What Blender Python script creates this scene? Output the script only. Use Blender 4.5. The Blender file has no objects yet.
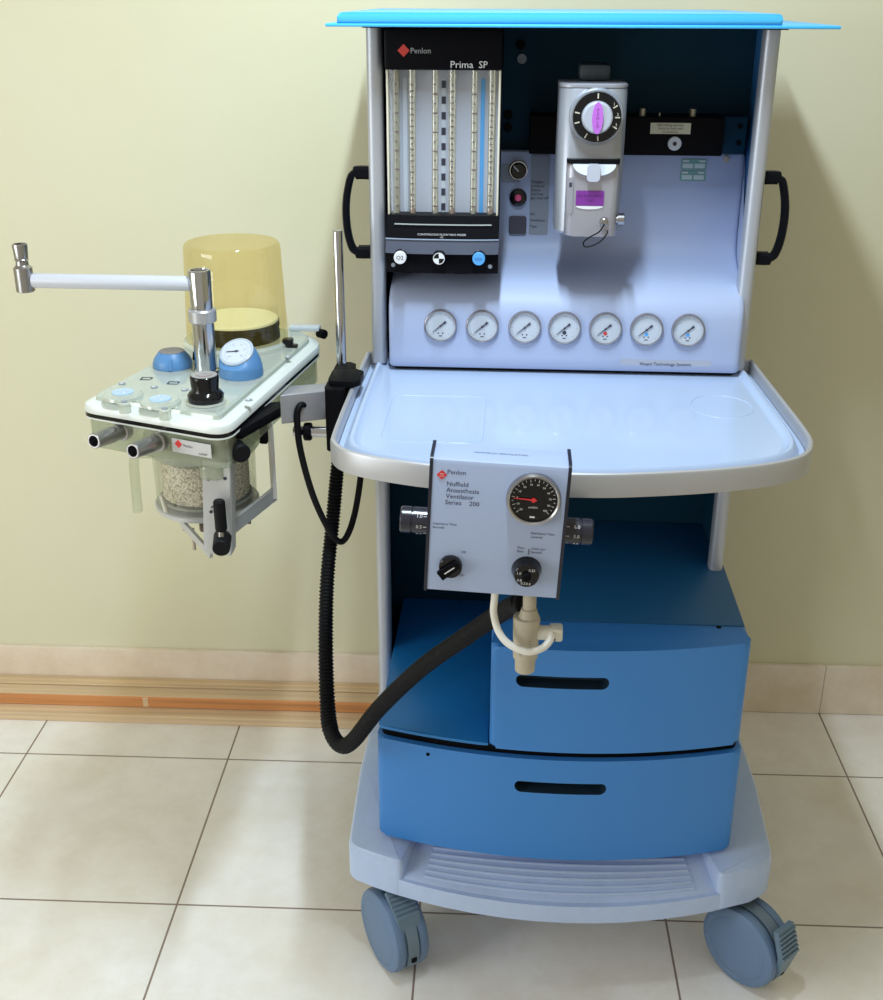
import bpy, bmesh, math, random
from mathutils import Vector, Matrix
random.seed(7)
PI = math.pi
S = bpy.context.scene
C = S.collection

# ------------------------------------------------------------------ camera
cam = bpy.data.cameras.new('camera'); co = bpy.data.objects.new('camera', cam); C.objects.link(co)
CAM_F = 1173.2; pitch = 0.4067; yaw = 0.0407; roll = 0.0037
cam.sensor_fit = 'HORIZONTAL'; cam.sensor_width = 36.0; cam.lens = 36.0 * CAM_F / 883.0
cam.clip_start = 0.02
co.matrix_world = Matrix.Translation((0, 0, 1.55)) @ Matrix.Rotation(yaw, 4, 'Z') @ Matrix.Rotation(PI/2 - pitch, 4, 'X') @ Matrix.Rotation(roll, 4, 'Z')
S.camera = co

# ------------------------------------------------------------------ world, lights, exposure
S.view_settings.view_transform = 'Standard'; S.view_settings.look = 'None'
S.view_settings.exposure = 0.0; S.view_settings.gamma = 1.0; S.view_settings.use_curve_mapping = False
w = bpy.data.worlds.new('world'); S.world = w; w.use_nodes = True
w.node_tree.nodes['Background'].inputs[0].default_value = (1.0, 0.94, 0.76, 1)
w.node_tree.nodes['Background'].inputs[1].default_value = 0.48

def area(name, loc, target, sx, sy, power, col):
    l = bpy.data.lights.new(name, 'AREA'); l.shape = 'RECTANGLE'; l.size = sx; l.size_y = sy
    l.energy = power; l.color = col
    o = bpy.data.objects.new(name, l); C.objects.link(o); o.location = loc
    o.rotation_euler = (Vector(target) - Vector(loc)).to_track_quat('-Z', 'Y').to_euler()
    return o
key = area('ceiling_tube_lamp', (-0.05, 1.27, 2.34), (-0.05, 1.65, 1.34), 0.05, 0.48, 23.5, (0.75, 0.90, 1.0))
area('window_light', (-2.3, 0.3, 1.25), (0.0, 1.9, 0.3), 1.3, 1.3, 30, (0.93, 0.98, 1.0))

# ------------------------------------------------------------------ materials
def mat(name, col, rough=0.5, metal=0.0, spec=0.5, bump=None, vary=None, emit=0, coat=0.0):
    m = bpy.data.materials.new(name); m.use_nodes = True; nt = m.node_tree; b = nt.nodes['Principled BSDF']
    b.inputs['Base Color'].default_value = (*col, 1); b.inputs['Roughness'].default_value = rough
    b.inputs['Metallic'].default_value = metal; b.inputs['Specular IOR Level'].default_value = spec
    b.inputs['Coat Weight'].default_value = coat
    if emit:
        b.inputs['Emission Color'].default_value = (*col, 1); b.inputs['Emission Strength'].default_value = emit
    tc = nt.nodes.new('ShaderNodeTexCoord')
    if vary:
        n = nt.nodes.new('ShaderNodeTexNoise'); n.inputs['Scale'].default_value = vary[0]; n.inputs['Detail'].default_value = 5
        nt.links.new(tc.outputs['Object'], n.inputs['Vector'])
        r = nt.nodes.new('ShaderNodeValToRGB'); r.color_ramp.elements[0].position = 0.3; r.color_ramp.elements[1].position = 0.7
        r.color_ramp.elements[0].color = (*[c * (1 - vary[1]) for c in col], 1)
        r.color_ramp.elements[1].color = (*[min(1, c * (1 + vary[1])) for c in col], 1)
        nt.links.new(n.outputs['Fac'], r.inputs['Fac']); nt.links.new(r.outputs['Color'], b.inputs['Base Color'])
    if bump:
        n = nt.nodes.new('ShaderNodeTexNoise'); n.inputs['Scale'].default_value = bump[0]; n.inputs['Detail'].default_value = 3
        nt.links.new(tc.outputs['Object'], n.inputs['Vector'])
        bp = nt.nodes.new('ShaderNodeBump'); bp.inputs['Strength'].default_value = bump[1]; bp.inputs['Distance'].default_value = 0.002
        nt.links.new(n.outputs['Fac'], bp.inputs['Height']); nt.links.new(bp.outputs['Normal'], b.inputs['Normal'])
    return m

def clear(name, tint, gloss=0.12, body=0.0, body_col=(0.9, 0.95, 0.9), rough=0.06):
    """thin clear plastic: tinted see-through with a glossy skin and an optional milky part"""
    m = bpy.data.materials.new(name); m.use_nodes = True; nt = m.node_tree; nt.nodes.remove(nt.nodes['Principled BSDF'])
    out = nt.nodes['Material Output']
    t = nt.nodes.new('ShaderNodeBsdfTransparent'); t.inputs[0].default_value = (*tint, 1)
    d = nt.nodes.new('ShaderNodeBsdfDiffuse'); d.inputs[0].default_value = (*body_col, 1)
    g = nt.nodes.new('ShaderNodeBsdfGlossy'); g.inputs['Roughness'].default_value = rough
    m1 = nt.nodes.new('ShaderNodeMixShader'); m1.inputs[0].default_value = body
    nt.links.new(t.outputs[0], m1.inputs[1]); nt.links.new(d.outputs[0], m1.inputs[2])
    lw = nt.nodes.new('ShaderNodeLayerWeight'); lw.inputs[0].default_value = 0.35
    ma = nt.nodes.new('ShaderNodeMath'); ma.operation = 'MULTIPLY_ADD'; ma.inputs[1].default_value = 0.5; ma.inputs[2].default_value = gloss * 0.4
    nt.links.new(lw.outputs['Facing'], ma.inputs[0])
    ma.inputs[1].default_value = gloss * 2.2
    m2 = nt.nodes.new('ShaderNodeMixShader'); nt.links.new(ma.outputs[0], m2.inputs[0])
    nt.links.new(m1.outputs[0], m2.inputs[1]); nt.links.new(g.outputs[0], m2.inputs[2])
    nt.links.new(m2.outputs[0], out.inputs['Surface'])
    return m

M = {}
M['blue'] = mat('blue_plastic', (0.040, 0.225, 0.64), 0.42, bump=(900, 0.25))
M['lid_blue'] = mat('bright_blue_plastic', (0.06, 0.45, 0.88), 0.35)
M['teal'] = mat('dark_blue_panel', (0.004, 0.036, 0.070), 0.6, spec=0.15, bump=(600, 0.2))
M['side_blue'] = mat('side_panel_blue', (0.03, 0.16, 0.40), 0.4)
M['slot'] = mat('slot_shade', (0.01, 0.03, 0.06), 0.6)  # near-black navy puts the shade inside the handle recesses into the colour
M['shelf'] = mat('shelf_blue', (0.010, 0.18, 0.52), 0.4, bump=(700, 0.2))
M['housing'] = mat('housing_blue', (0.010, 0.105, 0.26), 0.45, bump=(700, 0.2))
M['alu'] = mat('satin_aluminium', (0.48, 0.50, 0.56), 0.42, 0.55, bump=(1500, 0.1))
M['alu_rail'] = mat('rail_aluminium', (0.48, 0.48, 0.51), 0.36, 0.35)
M['white'] = mat('white_plastic', (0.45, 0.56, 0.78), 0.22, coat=0.3)
M['panel'] = mat('panel_white', (0.40, 0.47, 0.68), 0.5, spec=0.3)
M['base'] = mat('base_plastic', (0.45, 0.56, 0.82), 0.32, vary=(60, 0.03))
M['black'] = mat('black_plastic', (0.006, 0.006, 0.008), 0.45, spec=0.04)
M['gloss_black'] = mat('gloss_black', (0.004, 0.004, 0.006), 0.12, spec=0.4)
M['rubber'] = mat('black_rubber', (0.007, 0.007, 0.009), 0.55, spec=0.14)
M['chrome'] = mat('chrome', (0.52, 0.53, 0.57), 0.12, 1.0)
M['steel'] = mat('brushed_steel', (0.40, 0.39, 0.40), 0.28, 1.0)
M['arm_white'] = mat('white_tube_paint', (0.58, 0.60, 0.68), 0.35)
M['silver'] = mat('silver_paint', (0.36, 0.38, 0.44), 0.34, 0.45)
M['lilac'] = mat('lilac_grey', (0.48, 0.50, 0.60), 0.4)
M['ventface'] = mat('ventilator_face', (0.38, 0.46, 0.68), 0.4, bump=(1200, 0.15))
M['castor'] = mat('grey_castor', (0.13, 0.21, 0.36), 0.5, bump=(500, 0.1))
M['castor_hub'] = mat('blue_grey_castor', (0.15, 0.21, 0.28), 0.45)
M['pedal'] = mat('pedal_grey', (0.13, 0.20, 0.28), 0.4)
M['dial'] = mat('dial_white', (0.55, 0.60, 0.68), 0.35)
M['bezel'] = mat('bezel_grey', (0.35, 0.33, 0.36), 0.25, 0.8)
M['red'] = mat('red_mark', (0.75, 0.03, 0.04), 0.4)
M['logo_red'] = mat('logo_red', (0.62, 0.05, 0.04), 0.4)
M['pink'] = mat('pink_button', (0.85, 0.10, 0.25), 0.25)
M['purple'] = mat('purple_label', (0.20, 0.03, 0.28), 0.4)
M['violet'] = mat('violet_insert', (0.48, 0.14, 0.62), 0.4)
M['ink'] = mat('ink_dark', (0.03, 0.03, 0.06), 0.6)
M['ink_w'] = mat('ink_white', (0.75, 0.75, 0.78), 0.6)
M['grey_label'] = mat('grey_label', (0.27, 0.30, 0.36), 0.5)
M['grey_strip'] = mat('grey_strip', (0.42, 0.44, 0.54), 0.5)
M['green_label'] = mat('green_label', (0.16, 0.36, 0.36), 0.5)
M['cream'] = mat('cream_label', (0.55, 0.53, 0.42), 0.5)
M['knob_blue'] = mat('absorber_blue', (0.09, 0.24, 0.50), 0.4)
M['pale_blue'] = mat('pale_blue_valve', (0.42, 0.60, 0.82), 0.35)
M['tip_blue'] = mat('knob_blue', (0.10, 0.38, 0.80), 0.35)
M['beige'] = mat('beige_plastic', (0.47, 0.42, 0.33), 0.45, vary=(50, 0.08))
M['hosewhite'] = mat('white_hose', (0.78, 0.76, 0.72), 0.3)
M['cream_plastic'] = mat('cream_plastic', (0.68, 0.66, 0.58), 0.4)
M['tube_glass'] = clear('flow_glass', (0.93, 0.93, 0.86), 0.3, 0.25, (0.8, 0.76, 0.62))
M['cover'] = clear('clear_cover', (0.98, 0.985, 0.985), 0.03, 0.0)
M['amber'] = clear('amber_plastic', (0.97, 0.91, 0.70), 0.10, 0.05, (0.85, 0.62, 0.12))
M['acrylic'] = clear('milky_acrylic', (0.90, 0.95, 0.90), 0.16, 0.52, (0.76, 0.80, 0.74))
M['acrylic_body'] = clear('green_acrylic', (0.86, 0.92, 0.84), 0.14, 0.40, (0.52, 0.56, 0.44))
M['canister'] = clear('clear_canister', (0.93, 0.95, 0.90), 0.16, 0.06, (0.8, 0.85, 0.75))
M['gasket_white'] = mat('white_acrylic', (0.72, 0.76, 0.74), 0.25)
M['bellow'] = mat('bellows_cream', (0.80, 0.80, 0.66), 0.5)
M['strap'] = mat('strap_grey', (0.52, 0.53, 0.54), 0.4, 0.3)

def lime():
    m = mat('soda_lime', (0.62, 0.55, 0.45), 0.9); nt = m.node_tree; b = nt.nodes['Principled BSDF']
    tc = nt.nodes.new('ShaderNodeTexCoord'); v = nt.nodes.new('ShaderNodeTexVoronoi'); v.inputs['Scale'].default_value = 260
    nt.links.new(tc.outputs['Object'], v.inputs['Vector'])
    r = nt.nodes.new('ShaderNodeValToRGB'); r.color_ramp.elements[0].color = (0.80, 0.72, 0.60, 1); r.color_ramp.elements[1].color = (0.28, 0.22, 0.16, 1)
    r.color_ramp.elements[0].position = 0.3; r.color_ramp.elements[1].position = 0.85
    nt.links.new(v.outputs['Distance'], r.inputs['Fac']); nt.links.new(r.outputs['Color'], b.inputs['Base Color'])
    bp = nt.nodes.new('ShaderNodeBump'); bp.inputs['Strength'].default_value = 0.6; bp.invert = True; bp.inputs['Distance'].default_value = 0.003
    nt.links.new(v.outputs['Distance'], bp.inputs['Height']); nt.links.new(bp.outputs['Normal'], b.inputs['Normal'])
    return m
M['lime'] = lime()

def wall_mat():
    m = mat('wall_paint', (0.70, 0.62, 0.33), 0.55); nt = m.node_tree; b = nt.nodes['Principled BSDF']
    tc = nt.nodes.new('ShaderNodeTexCoord'); n = nt.nodes.new('ShaderNodeTexNoise'); n.inputs['Scale'].default_value = 1.6; n.inputs['Detail'].default_value = 6
    nt.links.new(tc.outputs['Object'], n.inputs['Vector'])
    r = nt.nodes.new('ShaderNodeValToRGB'); r.color_ramp.elements[0].position = 0.3; r.color_ramp.elements[1].position = 0.75
    r.color_ramp.elements[0].color = (0.69, 0.655, 0.46, 1); r.color_ramp.elements[1].color = (0.73, 0.70, 0.53, 1)
    nt.links.new(n.outputs['Fac'], r.inputs['Fac'])
    # small chips and scuffs in the paint
    v = nt.nodes.new('ShaderNodeTexVoronoi'); v.inputs['Scale'].default_value = 3.3; nt.links.new(tc.outputs['Object'], v.inputs['Vector'])
    n3 = nt.nodes.new('ShaderNodeTexNoise'); n3.inputs['Scale'].default_value = 90; nt.links.new(tc.outputs['Object'], n3.inputs['Vector'])
    ad = nt.nodes.new('ShaderNodeMath'); ad.operation = 'MULTIPLY_ADD'; ad.inputs[1].default_value = 0.05
    nt.links.new(n3.outputs['Fac'], ad.inputs[0]); nt.links.new(v.outputs['Distance'], ad.inputs[2])
    lt = nt.nodes.new('ShaderNodeMath'); lt.operation = 'LESS_THAN'; lt.inputs[1].default_value = 0.045; nt.links.new(ad.outputs[0], lt.inputs[0])
    sc = nt.nodes.new('ShaderNodeMath'); sc.operation = 'MULTIPLY'; sc.inputs[1].default_value = 0.35; nt.links.new(lt.outputs[0], sc.inputs[0])
    mx = nt.nodes.new('ShaderNodeMixRGB'); mx.inputs[2].default_value = (0.45, 0.38, 0.22, 1)
    nt.links.new(sc.outputs[0], mx.inputs[0]); nt.links.new(r.outputs['Color'], mx.inputs[1]); nt.links.new(mx.outputs[0], b.inputs['Base Color'])
    n2 = nt.nodes.new('ShaderNodeTexNoise'); n2.inputs['Scale'].default_value = 28; n2.inputs['Detail'].default_value = 4
    nt.links.new(tc.outputs['Object'], n2.inputs['Vector'])
    bp = nt.nodes.new('ShaderNodeBump'); bp.inputs['Strength'].default_value = 0.12; bp.inputs['Distance'].default_value = 0.004
    nt.links.new(n2.outputs['Fac'], bp.inputs['Height']); nt.links.new(bp.outputs['Normal'], b.inputs['Normal'])
    return m
M['wall'] = wall_mat()

TX0 = -0.5561; TY0 = 2.1281; TS = 0.45
def floor_mat(name='floor_tiles', grid=True, c0=(0.86, 0.82, 0.78), c1=(0.95, 0.94, 0.95)):
    m = mat(name, (0.8, 0.74, 0.64), 0.28); nt = m.node_tree; b = nt.nodes['Principled BSDF']; L = nt.links.new; N = nt.nodes.new
    tc = N('ShaderNodeTexCoord')
    n = N('ShaderNodeTexNoise'); n.inputs['Scale'].default_value = 14; n.inputs['Detail'].default_value = 8; n.inputs['Roughness'].default_value = 0.65
    L(tc.outputs['Object'], n.inputs['Vector'])
    r = N('ShaderNodeValToRGB'); r.color_ramp.elements[0].position = 0.3; r.color_ramp.elements[1].position = 0.62
    r.color_ramp.elements[0].color = (*c0, 1); r.color_ramp.elements[1].color = (*c1, 1)
    L(n.outputs['Fac'], r.inputs['Fac'])
    col = r.outputs['Color']
    # faint warm blotches
    n2 = N('ShaderNodeTexNoise'); n2.inputs['Scale'].default_value = 3.5; n2.inputs['Detail'].default_value = 4; L(tc.outputs['Object'], n2.inputs['Vector'])
    r2 = N('ShaderNodeValToRGB'); r2.color_ramp.elements[0].position = 0.35; r2.color_ramp.elements[1].position = 0.7
    r2.color_ramp.elements[0].color = (1, 1, 1, 1); r2.color_ramp.elements[1].color = (0.93, 0.88, 0.80, 1); L(n2.outputs['Fac'], r2.inputs['Fac'])
    mu = N('ShaderNodeMixRGB'); mu.blend_type = 'MULTIPLY'; mu.inputs[0].default_value = 1; L(col, mu.inputs[1]); L(r2.outputs['Color'], mu.inputs[2]); col = mu.outputs[0]
    if grid:
        sp = N('ShaderNodeSeparateXYZ'); L(tc.outputs['Object'], sp.inputs[0])
        ds = []
        for ax, o in (('X', TX0), ('Y', TY0)):
            a = N('ShaderNodeMath'); a.operation = 'SUBTRACT'; a.inputs[1].default_value = o - 20 * TS; L(sp.outputs[ax], a.inputs[0])
            d = N('ShaderNodeMath'); d.operation = 'PINGPONG'; d.inputs[1].default_value = TS / 2; L(a.outputs[0], d.inputs[0])
            ds.append(d)
        mn = N('ShaderNodeMath'); mn.operation = 'MINIMUM'; L(ds[0].outputs[0], mn.inputs[0]); L(ds[1].outputs[0], mn.inputs[1])
        lt = N('ShaderNodeMath'); lt.operation = 'LESS_THAN'; lt.inputs[1].default_value = 0.0019; L(mn.outputs[0], lt.inputs[0])
        mx = N('ShaderNodeMixRGB'); mx.inputs[2].default_value = (0.27, 0.20, 0.17, 1); L(lt.outputs[0], mx.inputs[0]); L(col, mx.inputs[1]); col = mx.outputs[0]
    L(col, b.inputs['Base Color'])
    return m
M['floor'] = floor_mat()
M['skirt'] = floor_mat('skirting_tile', False, (0.76, 0.64, 0.52), (0.86, 0.77, 0.68))

def wood(name, col, amt=0.12):
    m = mat(name, col, 0.6); nt = m.node_tree; b = nt.nodes['Principled BSDF']; L = nt.links.new; N = nt.nodes.new
    tc = N('ShaderNodeTexCoord'); mp = N('ShaderNodeMapping'); mp.inputs['Scale'].default_value = (1.2, 60, 60); L(tc.outputs['Object'], mp.inputs[0])
    n = N('ShaderNodeTexNoise'); n.inputs['Scale'].default_value = 1.5; n.inputs['Detail'].default_value = 6; L(mp.outputs[0], n.inputs['Vector'])
    r = N('ShaderNodeValToRGB'); r.color_ramp.elements[0].position = 0.3; r.color_ramp.elements[1].position = 0.7
    r.color_ramp.elements[0].color = (*[c * (1 - amt) for c in col], 1); r.color_ramp.elements[1].color = (*[min(1, c * (1 + amt)) for c in col], 1)
    L(n.outputs['Fac'], r.inputs['Fac']); L(r.outputs['Color'], b.inputs['Base Color'])
    return m
M['wood_pale'] = wood('pale_wood', (0.70, 0.52, 0.33), 0.16)
M['wood_pale2'] = wood('cream_wood', (0.68, 0.50, 0.30), 0.2)
M['wood_orange'] = wood('orange_wood', (0.62, 0.27, 0.10), 0.25)

# ------------------------------------------------------------------ mesh builder
class MB:
    def __init__(s): s.bm = bmesh.new(); s.mi = 0
    def _tag(s, fs):
        for f in fs: f.material_index = s.mi
    def box(s, x0, x1, y0, y1, z0, z1, b=0.0, seg=2):
        vs = [s.bm.verts.new(p) for p in [(x0,y0,z0),(x1,y0,z0),(x1,y1,z0),(x0,y1,z0),(x0,y0,z1),(x1,y0,z1),(x1,y1,z1),(x0,y1,z1)]]
        fs = [s.bm.faces.new([vs[i] for i in q]) for q in [(3,2,1,0),(4,5,6,7),(0,1,5,4),(1,2,6,5),(2,3,7,6),(3,0,4,7)]]
        s._tag(fs)
        if b > 0:
            es = list({e for f in fs for e in f.edges})
            r = bmesh.ops.bevel(s.bm, geom=es, offset=b, segments=seg, profile=0.5, affect='EDGES', clamp_overlap=True)
            s._tag(r['faces'])
        return s
    def loops(s, rings, cap0=True, cap1=True, close=True, fan=False):
        """skin successive rings of points"""
        vr = [[s.bm.verts.new(p) for p in r] for r in rings]; n = len(vr[0]); fs = []
        for a, b in zip(vr, vr[1:]):
            for i in range(n if close else n - 1):
                j = (i + 1) % n
                fs.append(s.bm.faces.new([a[i], a[j], b[j], b[i]]))
        if cap0: fs.append(s.bm.faces.new(vr[0][::-1]))
        if fan:
            cv = s.bm.verts.new(sum((v.co for v in vr[-1]), Vector())/n)
            for i in range(n): fs.append(s.bm.faces.new([vr[-1][i], vr[-1][(i+1) % n], cv]))
        elif cap1: fs.append(s.bm.faces.new(vr[-1]))
        s._tag(fs); return s
    def frame(s, d):
        d = Vector(d).normalized(); u = Vector((0, 0, 1)) if abs(d.z) < 0.9 else Vector((1, 0, 0))
        a = d.cross(u).normalized(); b = d.cross(a).normalized(); return a, b
    def lathe(s, o, d, prof, n=32, cap0=True, cap1=True):
        """prof: list of (distance along axis d, radius)"""
        o = Vector(o); d = Vector(d).normalized(); a, b = s.frame(d); b = -b if a.cross(b).dot(d) < 0 else b
        rings = [[o + d * t + (a * math.cos(2*PI*k/n) + b * math.sin(2*PI*k/n)) * max(r, 1e-5) for k in range(n)] for t, r in prof]
        return s.loops(rings, cap0, cap1)
    def cyl(s, p0, p1, r0, r1=None, n=24):
        r1 = r0 if r1 is None else r1; p0 = Vector(p0); p1 = Vector(p1); L = (p1 - p0).length; c = min(r0, r1, L/2) * 0.12
        return s.lathe(p0, p1 - p0, [(0, r0 - c), (c, r0), (L - c, r1), (L, r1 - c)], n)
    def tube(s, pts, r, n=12, caps=True):
        pts = [Vector(p) for p in pts]; rings = []; a = None
        for i, p in enumerate(pts):
            d = (pts[min(i+1, len(pts)-1)] - pts[max(i-1, 0)]).normalized()
            if a is None: a, _ = s.frame(d)
            a = (a - d * a.dot(d)).normalized(); b = d.cross(a)
            rr = r[i] if isinstance(r, (list, tuple)) else r
            rings.append([p + (a * math.cos(2*PI*k/n) + b * math.sin(2*PI*k/n)) * rr for k in range(n)])
        return s.loops(rings, caps, caps)
    def prism(s, out, z0, z1, b=0.0, seg=3, axis='z', inv=None):
        """out: outline points in the plane across axis; extruded z0..z1"""
        def P(p, t):
            return {'z': (p[0], p[1], t), 'y': (p[0], t, p[1]), 'x': (t, p[0], p[1])}[axis]
        bot = [s.bm.verts.new(P(p, z0)) for p in out]; top = [s.bm.verts.new(P(p, z1)) for p in out]; n = len(out)
        fs = [s.bm.faces.new([bot[i], bot[(i+1)%n], top[(i+1)%n], top[i]]) for i in range(n)]
        f0 = s.bm.faces.new(bot[::-1]); f1 = s.bm.faces.new(top); fs += [f0, f1]
        s._tag(fs)
        if b > 0:
            es = list(set(f0.edges) | set(f1.edges))
            r = bmesh.ops.bevel(s.bm, geom=es, offset=b, segments=seg, profile=0.5, affect='EDGES', clamp_overlap=True); s._tag(r['faces'])
        return s
    def disc(s, o, d, r, th=0.001, n=28): return s.lathe(o, d, [(0, r), (th, r)], n)
    def plate(s, o, ux, uz, w, h, th, rad=0.0):
        """flat rectangle centred at o spanned by ux (width) and uz (height), thickness towards ux x uz"""
        o = Vector(o); ux = Vector(ux).normalized(); uz = Vector(uz).normalized(); nn = ux.cross(uz)
        pts = rrect(-w/2, -h/2, w/2, h/2, rad) if rad else [(-w/2,-h/2),(w/2,-h/2),(w/2,h/2),(-w/2,h/2)]
        return s.loops([[o + ux*p[0] + uz*p[1] for p in pts], [o + ux*p[0] + uz*p[1] + nn*th for p in pts]])

def rrect(x0, y0, x1, y1, r, n=5):
    pts = []
    for cx, cy, a0 in ((x1-r, y0+r, -90), (x1-r, y1-r, 0), (x0+r, y1-r, 90), (x0+r, y0+r, 180)):
        for k in range(n + 1):
            a = math.radians(a0 + 90*k/n); pts.append((cx + r*math.cos(a), cy + r*math.sin(a)))
    return pts
def roundpoly(P, R, n=6):
    """round the corners of polygon P with radii R"""
    out = []; m = len(P)
    for i, p in enumerate(P):
        r = R[i] if isinstance(R, (list, tuple)) else R
        p = Vector(p); a = Vector(P[i-1]) - p; b = Vector(P[(i+1) % m]) - p
        if r <= 0: out.append(tuple(p)); continue
        la, lb = a.length, b.length; r_ = min(r, la*0.49, lb*0.49); q0 = p + a.normalized()*r_; q1 = p + b.normalized()*r_
        for k in range(n + 1):
            t = k/n; q = q0*(1-t)**2 + p*2*t*(1-t) + q1*t*t; out.append(tuple(q))
    return out
def inset(P, d):
    """move a counter-clockwise outline inwards by d"""
    m = len(P); out = []
    for i in range(m):
        a = Vector(P[i]) - Vector(P[i-1]); b = Vector(P[(i+1)%m]) - Vector(P[i])
        if a.length < 1e-7: a = b
        if b.length < 1e-7: b = a
        na = Vector((-a.y, a.x)).normalized(); nb = Vector((-b.y, b.x)).normalized(); nn = na + nb
        if nn.length < 1e-6: nn = na
        nn.normalize(); k = d / max(0.5, nn.dot(na)); out.append((P[i][0] + nn.x*k, P[i][1] + nn.y*k))
    return out
def resample(P, n):
    Q = [Vector((p[0], p[1])) for p in P]; Q.append(Q[0]); L = [0.0]
    for a, b in zip(Q, Q[1:]): L.append(L[-1] + (b - a).length)
    out = []; j = 0
    for i in range(n):
        t = L[-1]*i/n
        while L[j+1] < t: j += 1
        q = Q[j].lerp(Q[j+1], (t - L[j])/max(1e-9, L[j+1] - L[j])); out.append((q.x, q.y))
    return out
def inset_soft(P, d, n=120):
    """inset in small steps so that tight curves never fold over"""
    P = resample(P, n); k = max(1, int(math.ceil(d/0.002)))
    for _ in range(k if d > 0 else 0): P = resample(inset(P, d/k), n)
    return P
def ccw(P):
    a = sum(P[i][0]*P[(i+1)%len(P)][1] - P[(i+1)%len(P)][0]*P[i][1] for i in range(len(P)))
    return P if a > 0 else P[::-1]
def spline(pts, k=8):
    pts = [Vector(p) for p in pts]; out = []
    for i in range(len(pts)-1):
        p0 = pts[max(i-1,0)]; p1 = pts[i]; p2 = pts[i+1]; p3 = pts[min(i+2, len(pts)-1)]
        for j in range(k):
            t = j/k; out.append(0.5*((2*p1) + (p2-p0)*t + (2*p0-5*p1+4*p2-p3)*t*t + (3*p1-p0-3*p2+p3)*t**3))
    out.append(pts[-1]); return out

# ------------------------------------------------------------------ things and parts
MX, MY, MYAW = 0.111, 1.83, -0.02        # the machine's own frame: x across, y back, z up
MF = Matrix.Translation((MX, MY, 0)) @ Matrix.Rotation(MYAW, 4, 'Z')
def thing(name, label, cat, base, group=None, tilt=0.0):
    o = bpy.data.objects.new(name, None); C.objects.link(o); o.empty_display_size = 0.05
    o.location = MF @ Vector(base); o.rotation_euler = (0, tilt, MYAW)
    o['label'] = label; o['category'] = cat
    if group: o['group'] = group
    BASE[o.name] = Vector(base); return o
BASE = {}
def finish(bm, name, mats, angle=32):
    bmesh.ops.recalc_face_normals(bm, faces=bm.faces)
    for f in bm.faces: f.smooth = True
    ca = math.radians(angle)
    for e in bm.edges:
        if len(e.link_faces) == 2 and e.calc_face_angle(0) > ca: e.smooth = False
    me = bpy.data.meshes.new(name); bm.to_mesh(me); bm.free()
    for m in (mats if isinstance(mats, (list, tuple)) else [mats]): me.materials.append(M[m] if isinstance(m, str) else m)
    o = bpy.data.objects.new(name, me); C.objects.link(o); return o
def part(parent, name, mb, mats, label=None, angle=32, root=None):
    r = parent
    while r.parent: r = r.parent
    b = BASE[r.name]
    bmesh.ops.translate(mb.bm, verts=mb.bm.verts, vec=-b)
    o = finish(mb.bm, name, mats, angle); o.parent = parent
    if label: o['label'] = label
    return o
def text_mb(mb, s, o, ux, uz, size, align='LEFT', th=0.0004, sx=1.0):
    """raised lettering in the plane of ux / uz"""
    cu = bpy.data.curves.new('t', 'FONT'); cu.body = s; cu.size = size; cu.align_x = align; cu.align_y = 'CENTER'; cu.extrude = 0; cu.resolution_u = 2
    ob = bpy.data.objects.new('t', cu); C.objects.link(ob)
    dg = bpy.context.evaluated_depsgraph_get(); me = bpy.data.meshes.new_from_object(ob.evaluated_get(dg))
    bpy.data.objects.remove(ob); bpy.data.curves.remove(cu)
    o = Vector(o); ux = Vector(ux).normalized(); uz = Vector(uz).normalized(); nn = ux.cross(uz)
    vs = [mb.bm.verts.new(o + ux*v.co.x*sx + uz*v.co.y + nn*th) for v in me.vertices]
    for p in me.polygons:
        try:
            f = mb.bm.faces.new([vs[i] for i in p.vertices]); f.material_index = mb.mi
        except ValueError: pass
    bpy.data.meshes.remove(me); return mb
X, Y, Z = Vector((1,0,0)), Vector((0,1,0)), Vector((0,0,1)); F = Vector((0,-1,0))   # F: towards the viewer; X x Z = -Y = F
def struct(name, mb, m):
    o = finish(mb.bm, name, m); o['kind'] = 'structure'; return o
def cut(o, mb, m):
    """real recess cut into o; the recess walls take material m"""
    r = o
    while r.parent: r = r.parent
    bmesh.ops.translate(mb.bm, verts=mb.bm.verts, vec=-BASE[r.name])
    bmesh.ops.recalc_face_normals(mb.bm, faces=mb.bm.faces)
    me = bpy.data.meshes.new('c'); mb.bm.to_mesh(me); mb.bm.free(); me.materials.append(M[m])
    c = bpy.data.objects.new('c', me); C.objects.link(c); c.parent = o.parent
    md = o.modifiers.new('b', 'BOOLEAN'); md.operation = 'DIFFERENCE'; md.object = c; md.solver = 'EXACT'; md.material_mode = 'TRANSFER'
    bpy.context.view_layer.update()
    dg = bpy.context.evaluated_depsgraph_get(); nm = bpy.data.meshes.new_from_object(o.evaluated_get(dg))
    o.modifiers.clear(); o.data = nm; bpy.data.objects.remove(c)

# ================================================================== THE ROOM
WY = 2.382
def slab(x0, x1, y0, y1, z0, z1): return MB().box(x0, x1, y0, y1, z0, z1)
struct('floor', slab(-2.6, 3.0, -2.6, WY + 0.1, -0.1, 0), 'floor')
struct('wall_back', slab(-2.6, 3.0, WY, WY + 0.1, 0, 2.8), 'wall')
struct('wall_left', slab(-2.7, -2.6, -2.6, WY + 0.1, 0, 2.8), 'wall')
struct('wall_right', slab(3.0, 3.1, -2.6, WY + 0.1, 0, 2.8), 'wall')
mb = MB()
for xa, xb in ((-2.59, TX0 + 3*TS), (TX0 + 3*TS, 2.99)):
    mb.box(xa + 0.0004, xb - 0.0004, WY - 0.012, WY - 0.0005, 0.001, 0.128, 0.0008, 1)
struct('baseboard_back', mb, 'skirt')

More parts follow.
